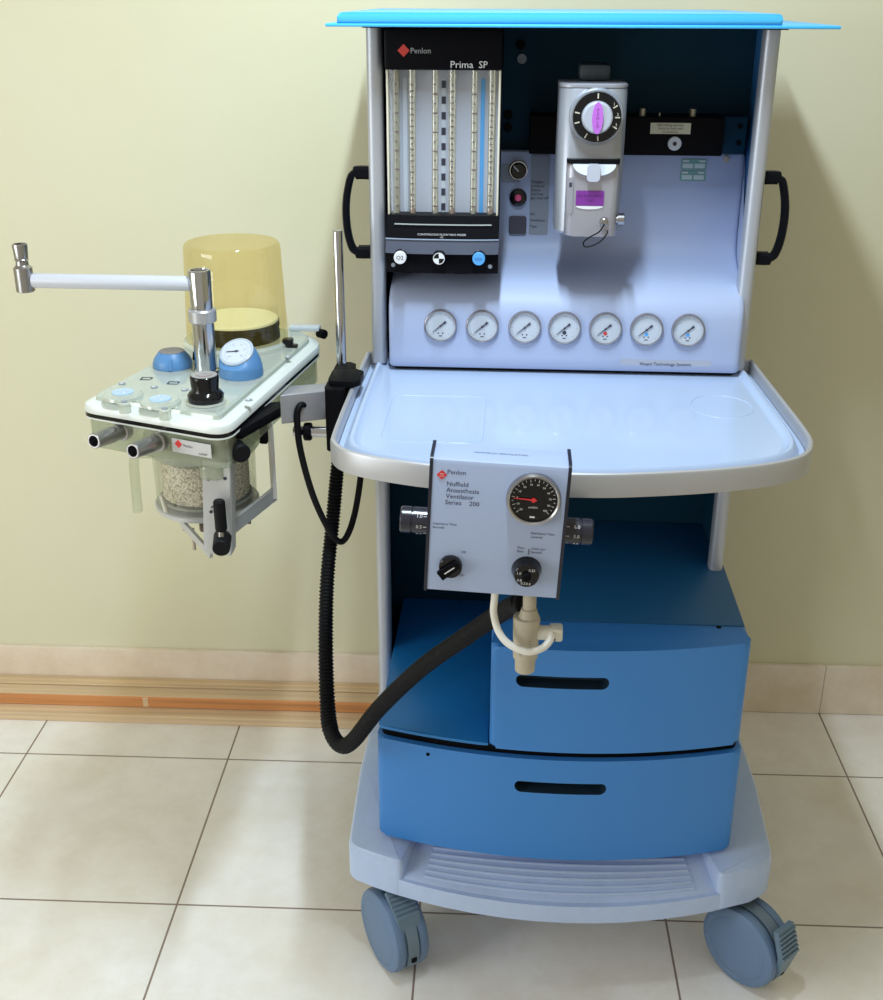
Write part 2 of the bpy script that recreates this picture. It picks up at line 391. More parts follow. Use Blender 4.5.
# wooden boards lying along the foot of the wall, ending behind the machine
def board(x0, x1, y0, y1, z0, z1, m, label, mark=None):
    mb = MB(); mb.box(x0, x1, y0, y1, z0, z1, 0.0015, 1)
    mats = [m]
    if mark:                                                    # bare pale wood on top, stained front edge
        mb.mi = 1; mb.box(x0, x1, y0 + 0.001, y1 - 0.0005, z1 - 0.003, z1 + 0.0006)
    if mark:
        mb.mi = 1; mb.box(mark, mark + 0.012, y0 - 0.0004, y0 + 0.001, z0 + 0.002, z1 - 0.002); mats.append('wood_pale')
    o = finish(mb.bm, 'wooden_board', mats); o['label'] = label; o['category'] = 'board'; o['group'] = 'wooden boards along the wall'; return o
board(-1.9, 0.32, 2.256, 2.368, 0.0, 0.0205, 'wood_pale', 'wide pale wooden board lying flat on the floor tiles under two narrow boards')
board(-1.9, 0.28, 2.291, 2.329, 0.021, 0.050, 'wood_orange', 'narrow wooden board with orange front edge, lying on the wide board', -0.787)
board(-1.9, 0.30, 2.3325, 2.3685, 0.021, 0.0535, 'wood_pale2', 'narrow pale wooden board touching the skirting tiles, behind the orange-edged one')

# ================================================================== THE MACHINE
mach = thing('anaesthesia_machine', 'large blue and grey anaesthesia machine on castors with white tray, gauges and drawers', 'anaesthesia machine', (0.02, 0, 0))

# ---- base with foot step
def bulge(x, y0, amp, c=0.027, h=0.355): return y0 - amp*(1 - ((x - c)/h)**2)
front = [(x, bulge(x, -0.262, 0.082)) for x in [(-0.30 + 0.68*k/14) for k in range(15)]]
outline = roundpoly([(-0.325, 0.37), (-0.333, -0.05), (-0.326, -0.262)] + front[1:-1] + [(0.385, -0.248), (0.393, -0.05), (0.385, 0.37)],
                    [0.04, 0, 0.045] + [0]*(len(front)-2) + [0.045, 0, 0.04])
outline = ccw(outline)
mb = MB(); mb.prism(inset(outline, 0.0012), 0.165, 0.1985, 0.004)
def block(P, R):
    P = ccw(roundpoly(P, R))
    mb.loops([[(p[0], p[1], z) for p in inset(P, dd)] for dd, z in ((0.003, 0.165), (0.0, 0.168), (0.0, 0.224), (0.0015, 0.231), (0.0045, 0.236), (0.010, 0.238))])
FB = lambda x: (x, bulge(x, -0.262, 0.082))
block([(-0.325, 0.37), (-0.333, -0.05), (-0.326, -0.262), FB(-0.285), FB(-0.258), FB(-0.231), (-0.202, -0.19), (-0.19, 0.37)], [0.04, 0, 0.04, 0, 0, 0.014, 0, 0])
block([(0.385, 0.37), (0.393, -0.05), (0.385, -0.248), FB(0.345), FB(0.315), FB(0.287), (0.258, -0.19), (0.24, 0.37)], [0.04, 0, 0.04, 0, 0, 0.014, 0, 0])
mb.box(-0.21, 0.265, -0.199, 0.366, 0.19, 0.2378)
part(mach, 'base', mb, 'base')
# the foot step slopes down to the front edge and carries raised ribs
NX = 20
def step_pt(u, t):
    """u across 0..1, t from the back (0) to the front edge (1)"""
    xl = -0.204 - 0.030*t; xr = 0.260 + 0.030*t; x = xl + (xr - xl)*u
    yf = bulge(x, -0.256, 0.078); y = -0.20 + (yf + 0.20)*t
    return Vector((x, y, 0.2365 - 0.0365*t))
mb = MB(); rings = []
for t in (0, 0.25, 0.5, 0.75, 0.94, 1.0):
    top = [step_pt(k/NX, t) - Vector((0, 0, 0.002 if t == 1.0 else 0)) for k in range(NX + 1)]
    rings.append(top + [Vector((p.x, p.y, 0.188)) for p in top[::-1]])
mb.loops(rings); part(mach, 'foot_step', mb, 'base')
for k in range(6):
    t = 0.40 + 0.098*k
    mb = MB(); mb.tube([step_pt(0.07 + 0.86*j/20, t) + Vector((0, 0, 0.0002)) for j in range(21)], 0.0030, 8)
    part(mach, 'step_rib', mb, 'base')

# ---- castors
def castor(cx, cy, ang, pedal_up, first=None):
    """ang: heading of the outer wheel face"""
    n = Vector((math.cos(ang), math.sin(ang), 0)); r = Vector((-n.y, n.x, 0));  R = 0.0725
    if r.y > 0: r = -r                                     # the pedal side faces the front
    c = Vector((cx, cy, R + 0.0005))
    mb = MB(); mb.cyl((cx - r.x*0.03, cy - r.y*0.03, 0.12), (cx - r.x*0.03, cy - r.y*0.03, 0.168), 0.017)
    mb.lathe(c - n*0.011, n, [(0, R*0.93), (0.022, R*0.93)], 40)
    mb.lathe(c - n*0.016, n, [(0, R*0.6), (0.032, R*0.6)], 40)
    # fork cover between the wheels
    pts = [(math.cos(a)*R*1.02, math.sin(a)*R*1.02) for a in [math.radians(d) for d in range(-30, 131, 10)]] + [(0, 0)]
    rg = [[c + n*t + r*p[0] + Z*p[1] for p in pts] for t in (-0.010, 0.010)]; mb.loops(rg)
    h = part(mach, 'castor', mb, 'castor_hub')
    for s in (1, -1):
        w_ = MB(); o = c + n*(s*0.0125)
        w_.lathe(o, n*s, [(0, R*0.94), (0.001, R*0.985), (0.003, R), (0.011, R), (0.016, R*0.975), (0.0185, R*0.93), (0.0195, R*0.80), (0.0188, R*0.785), (0.0195, R*0.77), (0.021, R*0.5), (0.0215, 0.001)], 48)
        part(h, 'wheel', w_, 'castor')
    p = MB()
    if pedal_up: u = (r*0.82 - Z*0.57).normalized(); o = c + r*0.030 + Z*0.072
    else: u = (r*0.30 - Z*0.95).normalized(); o = c + r*0.071 + Z*0.050
    v = n; nn = u.cross(v);  nn = nn if nn.dot(r + Z*0.5) > 0 else -nn
    L_ = 0.05; W_ = 0.021
    q = [(-0.5*L_, -W_), (0.5*L_, -W_), (0.5*L_, W_), (-0.5*L_, W_)]
    p.loops([[o + u*a + v*b - nn*0.005 for a, b in q], [o + u*a + v*b + nn*0.005 for a, b in q]])
    for k in range(6):
        a = -0.018 + 0.008*k; q = [(a, -W_), (a + 0.0035, -W_), (a + 0.0035, W_), (a, W_)]
        p.loops([[o + u*s_ + v*t + nn*0.004 for s_, t in q], [o + u*s_ + v*t + nn*0.0075 for s_, t in q]])
    p.loops([[o + u*0.5*L_ + v*b + nn*d for b, d in ((-W_, -0.005), (W_, -0.005), (W_, 0.007), (-W_, 0.007))],
             [c + r*(R*0.97) - Z*0.022 + v*b + nn*d for b, d in ((-W_*0.5, -0.006), (W_*0.5, -0.006), (W_*0.5, 0.003), (-W_*0.5, 0.003))]])
    part(h, 'brake_pedal', p, 'pedal')
    k = MB(); q = (r*0.85 + Z*0.1).normalized()
    k.box(-0.0045, 0.0045, -0.003, 0.003, -0.0045, 0.0045); bmesh.ops.transform(k.bm, matrix=Matrix.Translation(c + r*(R*0.985) - Z*0.016) @ Matrix.Rotation(math.atan2(n.y, n.x), 4, 'Z'), verts=k.bm.verts); part(h, 'latch_window', k, 'black')
    return h
castor(-0.2485, -0.268, math.radians(-147), True)
castor(0.355, -0.262, math.radians(-137), False)
castor(-0.25, 0.295, math.radians(-147), True)
castor(0.33, 0.295, math.radians(-137), False)

# ---- lower cabinet
def column(x0, x1, z0, z1):
    sg = 1 if x0 < 0 else -1
    o = rrect(x0, 0.0, x1, 0.032, 0.009, 4)
    return MB().prism(ccw(o), z0, z1)
for x0, x1 in ((-0.300, -0.2765), (0.2765, 0.300)):
    part(mach, 'side_column', column(x0, x1, 0.236, 0.972), 'alu')
    part(mach, 'side_column', column(x0, x1, 0.9985, 1.507), 'alu')
for s in (-1, 1):
    part(mach, 'side_panel', MB().box(*sorted((s*0.2985, s*0.292)), 0.025, 0.36, 0.236, 0.975), 'teal')
    part(mach, 'side_panel', MB().box(*sorted((s*0.2998, s*0.2938)), 0.025, 0.36, 0.9985, 1.507), 'side_blue')
part(mach, 'back_panel', MB().box(-0.292, 0.292, 0.20, 0.225, 0.24, 0.974), 'teal')
part(mach, 'back_panel', MB().box(-0.293, 0.293, 0.160, 0.19, 0.9985, 1.507), 'teal')

part(mach, 'middle_frame', MB().box(-0.2984, 0.2984, 0.0555, 0.359, 0.9745, 0.9990), 'side_blue')
def dfront(x, y=-0.240): return y - 0.048*(1 - ((x - 0.02)/0.30)**2)
def face_outline(x0, x1, yb, y=-0.240, rl=0.012, rr=0.012, n=18):
    xs = [x0 + (x1-x0)*k/n for k in range(n+1)]
    P = [(x, dfront(x, y)) for x in xs] + [(x1, yb), (x0, yb)]
    return ccw(roundpoly(P, [rl] + [0]*(n-1) + [rr] + [0, 0], 5))
# carcass
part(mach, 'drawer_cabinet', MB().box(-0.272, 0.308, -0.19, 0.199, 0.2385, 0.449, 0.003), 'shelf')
part(mach, 'drawer_gap_shade', MB().prism(face_outline(-0.268, 0.304, 0.0, -0.229), 0.438, 0.4568), 'black')  # black filler standing in for the shade in the gap above the drawer
# shelf top: slopes very slightly, with a lip at the front edge
mb = MB(); mb.prism(face_outline(-0.272, -0.0935, 0.199, -0.236, 0.012, 0.0), 0.4575, 0.4625, 0.0015, 2)
part(mach, 'shelf', mb, 'shelf')
# lower drawer
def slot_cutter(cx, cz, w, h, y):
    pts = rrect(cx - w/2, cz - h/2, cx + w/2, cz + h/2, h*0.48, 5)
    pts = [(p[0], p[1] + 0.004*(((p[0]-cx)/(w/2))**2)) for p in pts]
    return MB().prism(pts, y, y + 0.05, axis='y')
mb = MB(); mb.prism(face_outline(-0.275, 0.312, -0.19, -0.240), 0.247, 0.4420, 0.005, 4)
d1 = part(mach, 'drawer', mb, 'blue')
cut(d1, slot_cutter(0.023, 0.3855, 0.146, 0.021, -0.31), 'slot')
# upper drawer and its housing
P = face_outline(-0.092, 0.306, -0.19, -0.240)
mb = MB(); mb.prism(P, 0.4570, 0.642, 0.011, 4)
d2 = part(mach, 'drawer', mb, 'blue')
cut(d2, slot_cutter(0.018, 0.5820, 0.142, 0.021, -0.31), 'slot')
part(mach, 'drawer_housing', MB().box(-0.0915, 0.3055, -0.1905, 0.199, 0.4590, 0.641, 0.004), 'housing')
for x, y in ((-0.19, -0.235),):
    part(mach, 'screw', MB().disc((x, dfront(x) - 0.0006 + 0.0, 0.428), F, 0.003, 0.0006), 'black')
part(mach, 'screw', MB().disc((0.262, -0.20, 0.6418), Z, 0.004, 0.001), 'black')

# ---- tray
rim = [(-0.316, 0.055), (-0.317, -0.15), (-0.315, -0.34), (-0.309, -0.378), (-0.292, -0.405), (-0.262, -0.425), (-0.212, -0.444), (-0.165, -0.456), (-0.10, -0.466), (-0.03, -0.4715),
       (0.04, -0.471), (0.10, -0.463), (0.176, -0.447), (0.240, -0.427), (0.285, -0.405), (0.315, -0.378), (0.331, -0.340), (0.336, -0.29), (0.331, -0.15), (0.322, 0.055)]
rim2 = [tuple(v)[:2] for v in spline([(p[0], p[1], 0) for p in rim], 4)]
RIM = ccw(rim2)
mb = MB()
prof = [(0, 0.9715), (0, 0.999), (0.0012, 1.002), (0.004, 1.0035), (0.007, 1.002), (0.008, 0.998), (0.008, 0.984), (0.010, 0.980), (0.010, 0.9725)]
rings = [[(p[0], p[1], z) for p in inset(RIM, d)] for d, z in prof]; rings.append(rings[0])
mb.loops(rings, False, False)
bmesh.ops.remove_doubles(mb.bm, verts=mb.bm.verts, dist=1e-5)
part(mach, 'tray_rail', mb, 'alu_rail')
mb = MB(); T = inset(RIM, 0.0095)
white = [(d, z) for d, z in ((0.0, 0.968), (0.0, 0.985), (0.007, 0.986), (0.0105, 0.990), (0.013, 0.9965), (0.0165, 1.0), (0.021, 0.9995), (0.0245, 0.9955), (0.029, 0.9935), (0.0305, 0.9935))]
mb.loops([[(p[0], p[1], z) for p in inset_soft(T, d)] for d, z in white], fan=True)
tray = part(mach, 'tray', mb, 'white')
# shallow mouldings in the tray: a square hollow left, a round one right
mb = MB()
sq = rrect(-0.250, -0.345, -0.110, -0.145, 0.02)
mb.tube([(p[0], p[1], 0.9935) for p in sq] + [(sq[0][0], sq[0][1], 0.9935)], 0.0009, 6, False)
part(mach, 'tray_moulding', mb, 'white'); mb = MB()
ci = [(0.238 + 0.045*math.cos(2*PI*k/40), -0.165 + 0.052*math.sin(2*PI*k/40), 0.9935) for k in range(41)]
mb.tube(ci, 0.0011, 6, False)
part(mach, 'tray_moulding', mb, 'white')

# ---- upper panel and gauge console (one moulding)
prof = [(0.158, 1.3185), (0.1425, 1.3185), (0.140, 1.316)] + [(0.140, z) for z in (1.28, 1.24, 1.19)] + \
       [(0.138, 1.176), (0.131, 1.163), (0.117, 1.153), (0.093, 1.1455), (0.063, 1.139), (0.033, 1.133), (0.010, 1.126), (-0.006, 1.115), (-0.016, 1.101), (-0.020, 1.086)] + \
       [(-0.0205, z) for z in (1.05, 1.02)] + [(-0.022, 1.006), (-0.019, 1.0005), (0.158, 1.0005)]
def side_x(y): return 0.2885 - 0.006*max(0, min(1, (y + 0.02)/0.16))
mb = MB()
def ring(t):   # t from -1 (left side) to 1 (right side)
    return t
xsL = [(-0.2700, 0.010), (-0.2690, 0.004), (-0.2660, 0.0012), (-0.2600, 0.0)]
rings = []
def pin(P, d): return inset(P, d) if d else P
base_p = [(p[0], p[1]) for p in prof]
cc = ccw(base_p)
for xx, d in xsL: rings.append([(xx, p[0], p[1]) for p in pin(cc, d)])
for xx, d in [(0.2765, 0.0), (0.2825, 0.0012), (0.2855, 0.004), (0.2865, 0.010)]: rings.append([(xx, p[0], p[1]) for p in pin(cc, d)])
mb.loops(rings)
for v in mb.bm.verts:
    if v.co.x > 0.27: v.co.x += 0.0065*max(0.0, min(1.0, (v.co.y + 0.01)/0.14))
panel = part(mach, 'front_panel', mb, 'panel', angle=40)
part(mach, 'tray_gap', MB().box(-0.262, 0.280, -0.012, 0.1, 0.9955, 1.0015), 'black')

def numbered_gauge(parent, c, r, tint, mark):
    """round pressure gauge facing the front"""
    c = Vector(c)
    b = MB(); b.lathe(c, F, [(-0.004, r*1.0), (0.003, r), (0.005, r*0.97), (0.0055, r*0.92), (0.0035, r*0.89), (0.0015, r*0.885)], 40, True, False)
    g = part(parent, 'pressure_gauge', b, 'bezel')
    d = MB(); d.disc(c + F*0.0, F, r*0.895, 0.0018, 40)
    d.mi = 1
    for k in range(25):
        a = math.radians(225 - 270*k/24); l = 0.10 if k % 4 == 0 else 0.05
        u = Vector((math.cos(a), 0, math.sin(a))); v = Vector((-math.sin(a), 0, math.cos(a)))
        d.plate(c + F*0.0018 + u*r*(0.80 - l/2), v, u, r*0.018, r*l*1.2, 0.0002)
    for sx in (-1, 1): d.disc(c + F*0.0018 + Vector((sx*r*0.13, 0, -r*0.45)), F, r*0.045, 0.0003, 10)
    d.plate(c + F*0.0018 + Vector((0, 0, -r*0.62)), X, Z, r*0.2, r*0.05, 0.0003)
    d.mi = 2
    if mark: d.disc(c + F*0.0018 + Vector((0, 0, -r*0.28)), F, r*0.12, 0.0003, 12)
    part(g, 'dial', d, ['dial', 'ink', mark or 'ink'])
    n = MB(); a = math.radians(40); u = Vector((math.cos(a), 0, math.sin(a))); v = Vector((-math.sin(a), 0, math.cos(a)))
    n.loops([[c + F*0.0028 + u*p*r + v*q*r + F*t for p, q in ((-0.62, -0.012), (0.05, -0.03), (0.18, -0.03), (0.42, -0.075), (0.42, 0.075), (0.18, 0.03), (0.05, 0.03), (-0.62, 0.012))] for t in (0, 0.0006)])
    n.disc(c + F*0.0026, F, r*0.06, 0.0012, 14); part(g, 'needle', n, 'ink')
    return g
marks = [None, None, None, 'ink', 'logo_red', 'tip_blue', 'tip_blue']
for i, x in enumerate((-0.187, -0.121, -0.054, 0.0085, 0.0725, 0.1365, 0.201)):
    numbered_gauge(mach, (x, -0.0205, 1.069), 0.0262, None, marks[i])
mb = MB(); mb.plate((0.170, -0.0208, 1.0135), X, Z, 0.142, 0.0135, 0.0006)
gl = part(mach, 'name_strip', mb, 'grey_strip')
mb = MB(); text_mb(mb, 'Hospit Technology Systems', (0.170, -0.0215, 1.0135), X, Z, 0.0072, 'CENTER'); part(gl, 'lettering', mb, 'ink')

# ---- control strip beside the flowmeters
PY = 0.1395
mb = MB(); mb.plate((-0.035, PY, 1.248), X, Z, 0.031, 0.128, 0.0008, 0.003)
cs = part(mach, 'instruction_label', mb, 'grey_label')
mb = MB()
for k, t in enumerate(('Oxygen', 'pressure', 'failure', 'and low', 'gas shut off')): text_mb(mb, t, (-0.049, PY - 0.0012, 1.270 - k*0.0065), X, Z, 0.0062)
for k, t in enumerate(('Air', 'Ventilator', 'Test')): text_mb(mb, t, (-0.049, PY - 0.0012, 1.218 - k*0.010), X, Z, 0.0062)
part(cs, 'lettering', mb, 'ink')
mb = MB(); mb.plate((-0.083, PY, 1.283), X, Z, 0.030, 0.030, 0.0006); part(mach, 'knob_backing_plate', mb, 'grey_label')
def knob_front(parent, c, r, h, mats='black', nm='knob', n=32):
    mb = MB(); mb.lathe(c, F, [(0, r), (h*0.75, r*0.96), (h*0.93, r*0.9), (h, r*0.8)], n); return part(parent, nm, mb, mats)
c = Vector((-0.0705, PY, 1.288))
mb = MB(); mb.lathe(c, F, [(0, 0.0155), (0.004, 0.0155), (0.005, 0.0145)], 32); part(mach, 'knob_collar', mb, 'chrome')
k = knob_front(mach, c, 0.0135, 0.014, 'gloss_black')
mb = MB(); mb.plate(c + F*0.0141 + Vector((-0.004, 0, 0.004)), Vector((0.7, 0, 0.7)), Vector((-0.7, 0, 0.7)), 0.0018, 0.012, 0.0005); part(k, 'pointer_line', mb, 'ink_w')
c = Vector((-0.070, PY, 1.2445)); k = knob_front(mach, c, 0.0145, 0.006, 'gloss_black', 'indicator')
mb = MB(); mb.lathe(c + F*0.006, F, [(0, 0.0058), (0.002, 0.005), (0.0035, 0.002)], 20); part(k, 'lens', mb, 'pink')
mb = MB(); mb.plate((-0.0695, PY, 1.200), X, Z, 0.029, 0.029, 0.004, 0.004); part(mach, 'square_button', mb, mat('dark_grey_button', (0.06, 0.055, 0.08), 0.4))
# approval stickers and the key screw on the white panel
for z in (1.3005, 1.2825):
    mb = MB(); mb.plate((0.211, PY, z), X, Z, 0.041, 0.0165, 0.0006, 0.003); s_ = part(mach, 'sticker', mb, 'green_label')
    mb = MB()
    for ax in (-0.0095, 0.0095): mb.plate((0.211 + ax, PY - 0.0007, z - 0.0025), X, Z, 0.0165, 0.007, 0.0003)
    mb.plate((0.198, PY - 0.0007, z + 0.005), X, Z, 0.010, 0.003, 0.0003); mb.plate((0.224, PY - 0.0007, z + 0.005), X, Z, 0.010, 0.003, 0.0003)
    part(s_, 'printed_field', mb, mat('pale_teal_print', (0.55, 0.68, 0.72), 0.5))
mb = MB(); mb.disc((0.262, PY, 1.309), F, 0.005, 0.003, 20); mb.plate((0.262, PY - 0.0032, 1.309), X, Z, 0.007, 0.0012, 0.0005); part(mach, 'screw', mb, 'steel')

# ---- back bar for vaporizers
mb = MB(); mb.box(-0.055, 0.246, 0.088, 0.1598, 1.3195, 1.377, 0.002); bb = part(mach, 'back_bar', mb, 'black')
mb = MB(); mb.box(0.2465, 0.286, 0.118, 0.1598, 1.3195, 1.376, 0.002); mb.mi = 1
for z in (1.337, 1.362): mb.disc((0.275, 0.1182, z), F, 0.0045, 0.0006, 16)
part(mach, 'bar_bracket', mb, ['teal', 'black'])
mb = MB(); mb.plate((0.163, 0.0878, 1.3605), X, Z, 0.062, 0.0165, 0.0008); lb = part(bb, 'label_plate', mb, 'cream')
mb = MB()
for k, t in enumerate(('After fitting vaporizer', 'check for leaks with', 'it turned on')): text_mb(mb, t, (0.163, 0.0868, 1.3655 - 0.005*k), X, Z, 0.0048, 'CENTER')
part(bb, 'lettering', mb, 'ink')
mb = MB(); mb.lathe((0.171, 0.088, 1.338), F, [(0, 0.0105), (0.002, 0.0105), (0.003, 0.009)], 28); mb.mi = 1; mb.disc((0.171, 0.085, 1.338), F, 0.0032, 0.001, 16); part(bb, 'port', mb, ['dial', 'ink'])
for x in (0.120, 0.198):
    mb = MB(); mb.cyl((x, 0.108, 1.376), (x, 0.108, 1.3885), 0.0055, n=16); part(bb, 'bar_pin', mb, mat('brass_pin', (0.42, 0.40, 0.32), 0.35, 0.6))
mb = MB(); mb.cyl((0.147, 0.108, 1.376), (0.147, 0.108, 1.382), 0.0025, n=12); part(bb, 'bar_pin', mb, 'steel')
for x, z, m in ((-0.073, 1.478, 'black'), (-0.070, 1.457, 'grey_label'), (-0.090, 1.372, 'black'), (-0.090, 1.353, 'black')):
    mb = MB(); mb.disc((x, 0.1605, z), F, 0.0075, 0.0035, 20); part(mach, 'panel_plug', mb, m)

# ---- flowmeter block
fx0, fx1, fy = -0.2690, -0.0985, -0.030
mb = MB(); mb.box(fx0, fx1, fy, 0.139, 1.4495, 1.506, 0.004); fm = part(mach, 'flowmeter_block', mb, 'black')
mb = MB()
d = 0.0088; c = Vector((-0.241, fy - 0.0004, 1.476)); mb.loops([[c + Vector((d*math.cos(k*PI/2), -t, d*math.sin(k*PI/2))) for k in range(4)] for t in (0, 0.0006)])
part(fm, 'logo', mb, 'logo_red')
mb = MB(); text_mb(mb, 'Penlon', (-0.2315, fy - 0.0006, 1.4755), X, Z, 0.011); part(fm, 'lettering', mb, mat('dim_print', (0.35, 0.35, 0.36), 0.5))
mb = MB(); text_mb(mb, 'Prima', (-0.174, fy - 0.0006, 1.4570), X, Z, 0.0135, sx=1.08); part(fm, 'lettering', mb, 'ink_w'); mb = MB(); text_mb(mb, 'SP', (-0.1325, fy - 0.0006, 1.4570), X, Z, 0.0135)
part(fm, 'lettering', mb, 'ink_w')
part(fm, 'tube_backplate', MB().box(fx0 + 0.003, fx1 - 0.003, 0.0, 0.010, 1.236, 1.4495), 'lilac')
part(fm, 'housing', MB().box(fx0 + 0.001, fx1 - 0.001, 0.0105, 0.139, 1.16, 1.4495, 0.002), 'black')
for x, m in ((-0.2425, 'ink_w'), (-0.1265, 'tip_blue')):
    mb = MB(); mb.plate((x, -0.0005, 1.340), X, Z, 0.0062, 0.195, 0.0010, 0.0028); part(fm, 'colour_bar', mb, m if m != 'ink_w' else mat('pale_bar', (0.60, 0.64, 0.74), 0.5))
mb = MB(); mb.plate((-0.1845, -0.0005, 1.340), X, Z, 0.0062, 0.195, 0.0010, 0.0028); mb.mi = 1
for k in range(9): mb.plate((-0.1845, -0.0016, 1.4285 - k*0.0222), X, Z, 0.0064, 0.0105, 0.0004)
part(fm, 'colour_bar', mb, [mat('pale_bar_2', (0.55, 0.60, 0.68), 0.5), 'ink'])
for i, x in enumerate((-0.2545, -0.2305, -0.1965, -0.1708, -0.1385, -0.1125)):
    wide = i % 2 == 1
    mb = MB(); mb.lathe((x, -0.011, 1.237), Z, [(0, 0.0050), (0.212, 0.0058 if wide else 0.0050)], 20, False, False); tb = part(fm, 'flow_tube', mb, 'tube_glass')
    mb = MB()
    for k in range(14 if not wide else 22):
        z = 1.254 + k*(0.0135 if not wide else 0.0083)
        mb.plate((x, -0.0172, z), X, Z, 0.0050 if k % 2 == 0 else 0.0034, 0.0020, 0.0003)
        if not wide and k % 2 == 0: mb.plate((x + 0.003, -0.0172, z), X, Z, 0.0016, 0.0022, 0.0003)
    part(tb, 'scale', mb, mat('scale_brown', (0.16, 0.10, 0.12), 0.6))
    mb = MB(); mb.cyl((x, -0.011, 1.237), (x, -0.011, 1.2445 if not wide else 1.2495), 0.0042, 0.0035, 14)
    part(tb, 'tube_seat', mb, mat('maroon_seat', (0.28, 0.06, 0.09), 0.4) if wide else 'steel')
# clear curved cover over the tubes
def coverpts(off):
    return [(fx0 + 0.0005 + (fx1 - fx0 - 0.001)*k/16, fy - off + 0.0 + 0.010*(abs(2*k/16 - 1))**6) for k in range(17)]
a = coverpts(0.002); b = [(p[0], p[1] + 0.0015) for p in a[::-1]]
mb = MB(); mb.prism(ccw(a + b), 1.242, 1.4497); part(fm, 'clear_cover', mb, 'cover')
for x in (fx0 + 0.0015, fx1 - 0.0045):
    mb = MB(); mb.box(x, x + 0.003, fy + 0.004, 0.006, 1.240, 1.4497, 0.001); part(fm, 'cover_edge', mb, mat('ivory_edge', (0.72, 0.68, 0.56), 0.35))
# lower housing: curved black band, blue-grey bar, knob rail
xs = [fx0 - 0.0005 + (fx1 - fx0 + 0.001)*k/16 for k in range(17)]
def band(z0, z1, f0, f1, m, nm='lower_housing'):
    mb = MB(); rings = []
    for z, fo in ((z0, f0), (z1, f1)):
        rings.append([(x, fy - fo + 0.006*(abs(2*k/16 - 1))**3, z) for k, x in enumerate(xs)] + [(fx1, 0.05, z), (fx0, 0.05, z)])
    mb.loops(rings); return part(fm, nm, mb, m)
lh = band(1.2095, 1.2425, 0.016, 0.004, 'black')
band(1.189, 1.2093, 0.028, 0.020, mat('dark_bar', (0.07, 0.08, 0.12), 0.3), 'guard_bar')
mb = MB(); mb.tube([(x, fy - 0.0215 + 0.006*(abs(2*k/16 - 1))**3, 1.2095) for k, x in enumerate(xs)], 0.0012, 8); part(fm, 'bar_edge', mb, mat('bar_highlight', (0.25, 0.30, 0.40), 0.25))
band(1.158, 1.1888, 0.018, 0.018, 'black', 'knob_rail')
mb = MB()
for k in range(14):
    x = -0.251 + 0.0105*k; q = abs(2*(x + 0.184)/0.17)
    mb.plate((x, fy - 0.0115 + 0.006*q**3, 1.2305), X, Z, 0.0108, 0.0017, 0.0008)
part(fm, 'marking_line', mb, mat('grey_line', (0.42, 0.45, 0.45), 0.5))
mb = MB(); text_mb(mb, 'CONTINUOUS FLOW N2O MIXER', (-0.184, fy - 0.0165, 1.2165), X, Z, 0.0042, 'CENTER', sx=1.15); text_mb(mb, 'O2', (-0.184, fy - 0.017, 1.2125), X, Z, 0.0036, 'CENTER'); part(fm, 'lettering', mb, 'ink_w')
for i, (x, m) in enumerate(((-0.246, 'ink_w'), (-0.187, 'gloss_black'), (-0.127, 'tip_blue'))):
    c = Vector((x, fy - 0.014, 1.1850))
    mb = MB(); mb.lathe(c, F, [(0, 0.0105), (0.014, 0.0105), (0.016, 0.0098)], 28); kn = part(fm, 'flow_knob', mb, 'gloss_black')
    c2 = c + F*0.0160 + Vector((0, 0, -0.0005))
    mb = MB(); mb.lathe(c2, F, [(0, 0.0096), (0.006, 0.0094), (0.0068, 0.0088)], 28); cap = part(kn, 'knob_cap', mb, m)
    mb = MB(); cf = c2 + F*0.0070
    if i == 0: text_mb(mb, 'O2', cf, X, Z, 0.0085, 'CENTER'); part(kn, 'lettering', mb, 'ink')
    if i == 1:
        for q in (0, 2):
            mb.loops([[cf + F*t] + [cf + Vector((0.0078*math.cos(a), 0, 0.0078*math.sin(a))) + F*t for a in [math.radians(90*q + 9*j) for j in range(11)]] for t in (0, 0.0004)])
        rg = [[cf + Vector((r_*math.cos(2*PI*j/28), -t, r_*math.sin(2*PI*j/28))) for j in range(28)] for r_, t in ((0.0078, 0), (0.0088, 0), (0.0088, 0.0004), (0.0078, 0.0004))]
        mb.loops(rg + [rg[0]], False, False); part(kn, 'white_quarters', mb, 'ink_w')
    if i == 2: text_mb(mb, 'N2O', cf, X, Z, 0.0055, 'CENTER'); part(kn, 'lettering', mb, mat('navy_ink', (0.03, 0.10, 0.35), 0.5))
for x in (-0.2585, -0.110):
    mb = MB(); mb.disc((x, fy - 0.0165 + 0.003, 1.169), F, 0.0032, 0.0012, 14); part(fm, 'screw', mb, 'grey_label')

# ---- lid
mb = MB(); mb.box(-0.346, 0.362, -0.082, 0.41, 1.5085, 1.5130, 0.0018, 2); lid = part(mach, 'lid', mb, 'lid_blue')
P = [(-0.330, 1.5130), (0.283, 1.5130), (0.283, 1.5275), (-0.328, 1.5275)]
P = roundpoly(P, [0, 0, 0.018, 0.020], 8)
mb = MB(); mb.prism(P, -0.0815, 0.408, 0.004, 3, axis='y'); part(lid, 'lid_moulding', mb, 'lid_blue')
mb = MB(); mb.box(-0.298, 0.298, -0.05, 0.395, 1.5065, 1.5085); part(lid, 'lid_underside', mb, 'black')

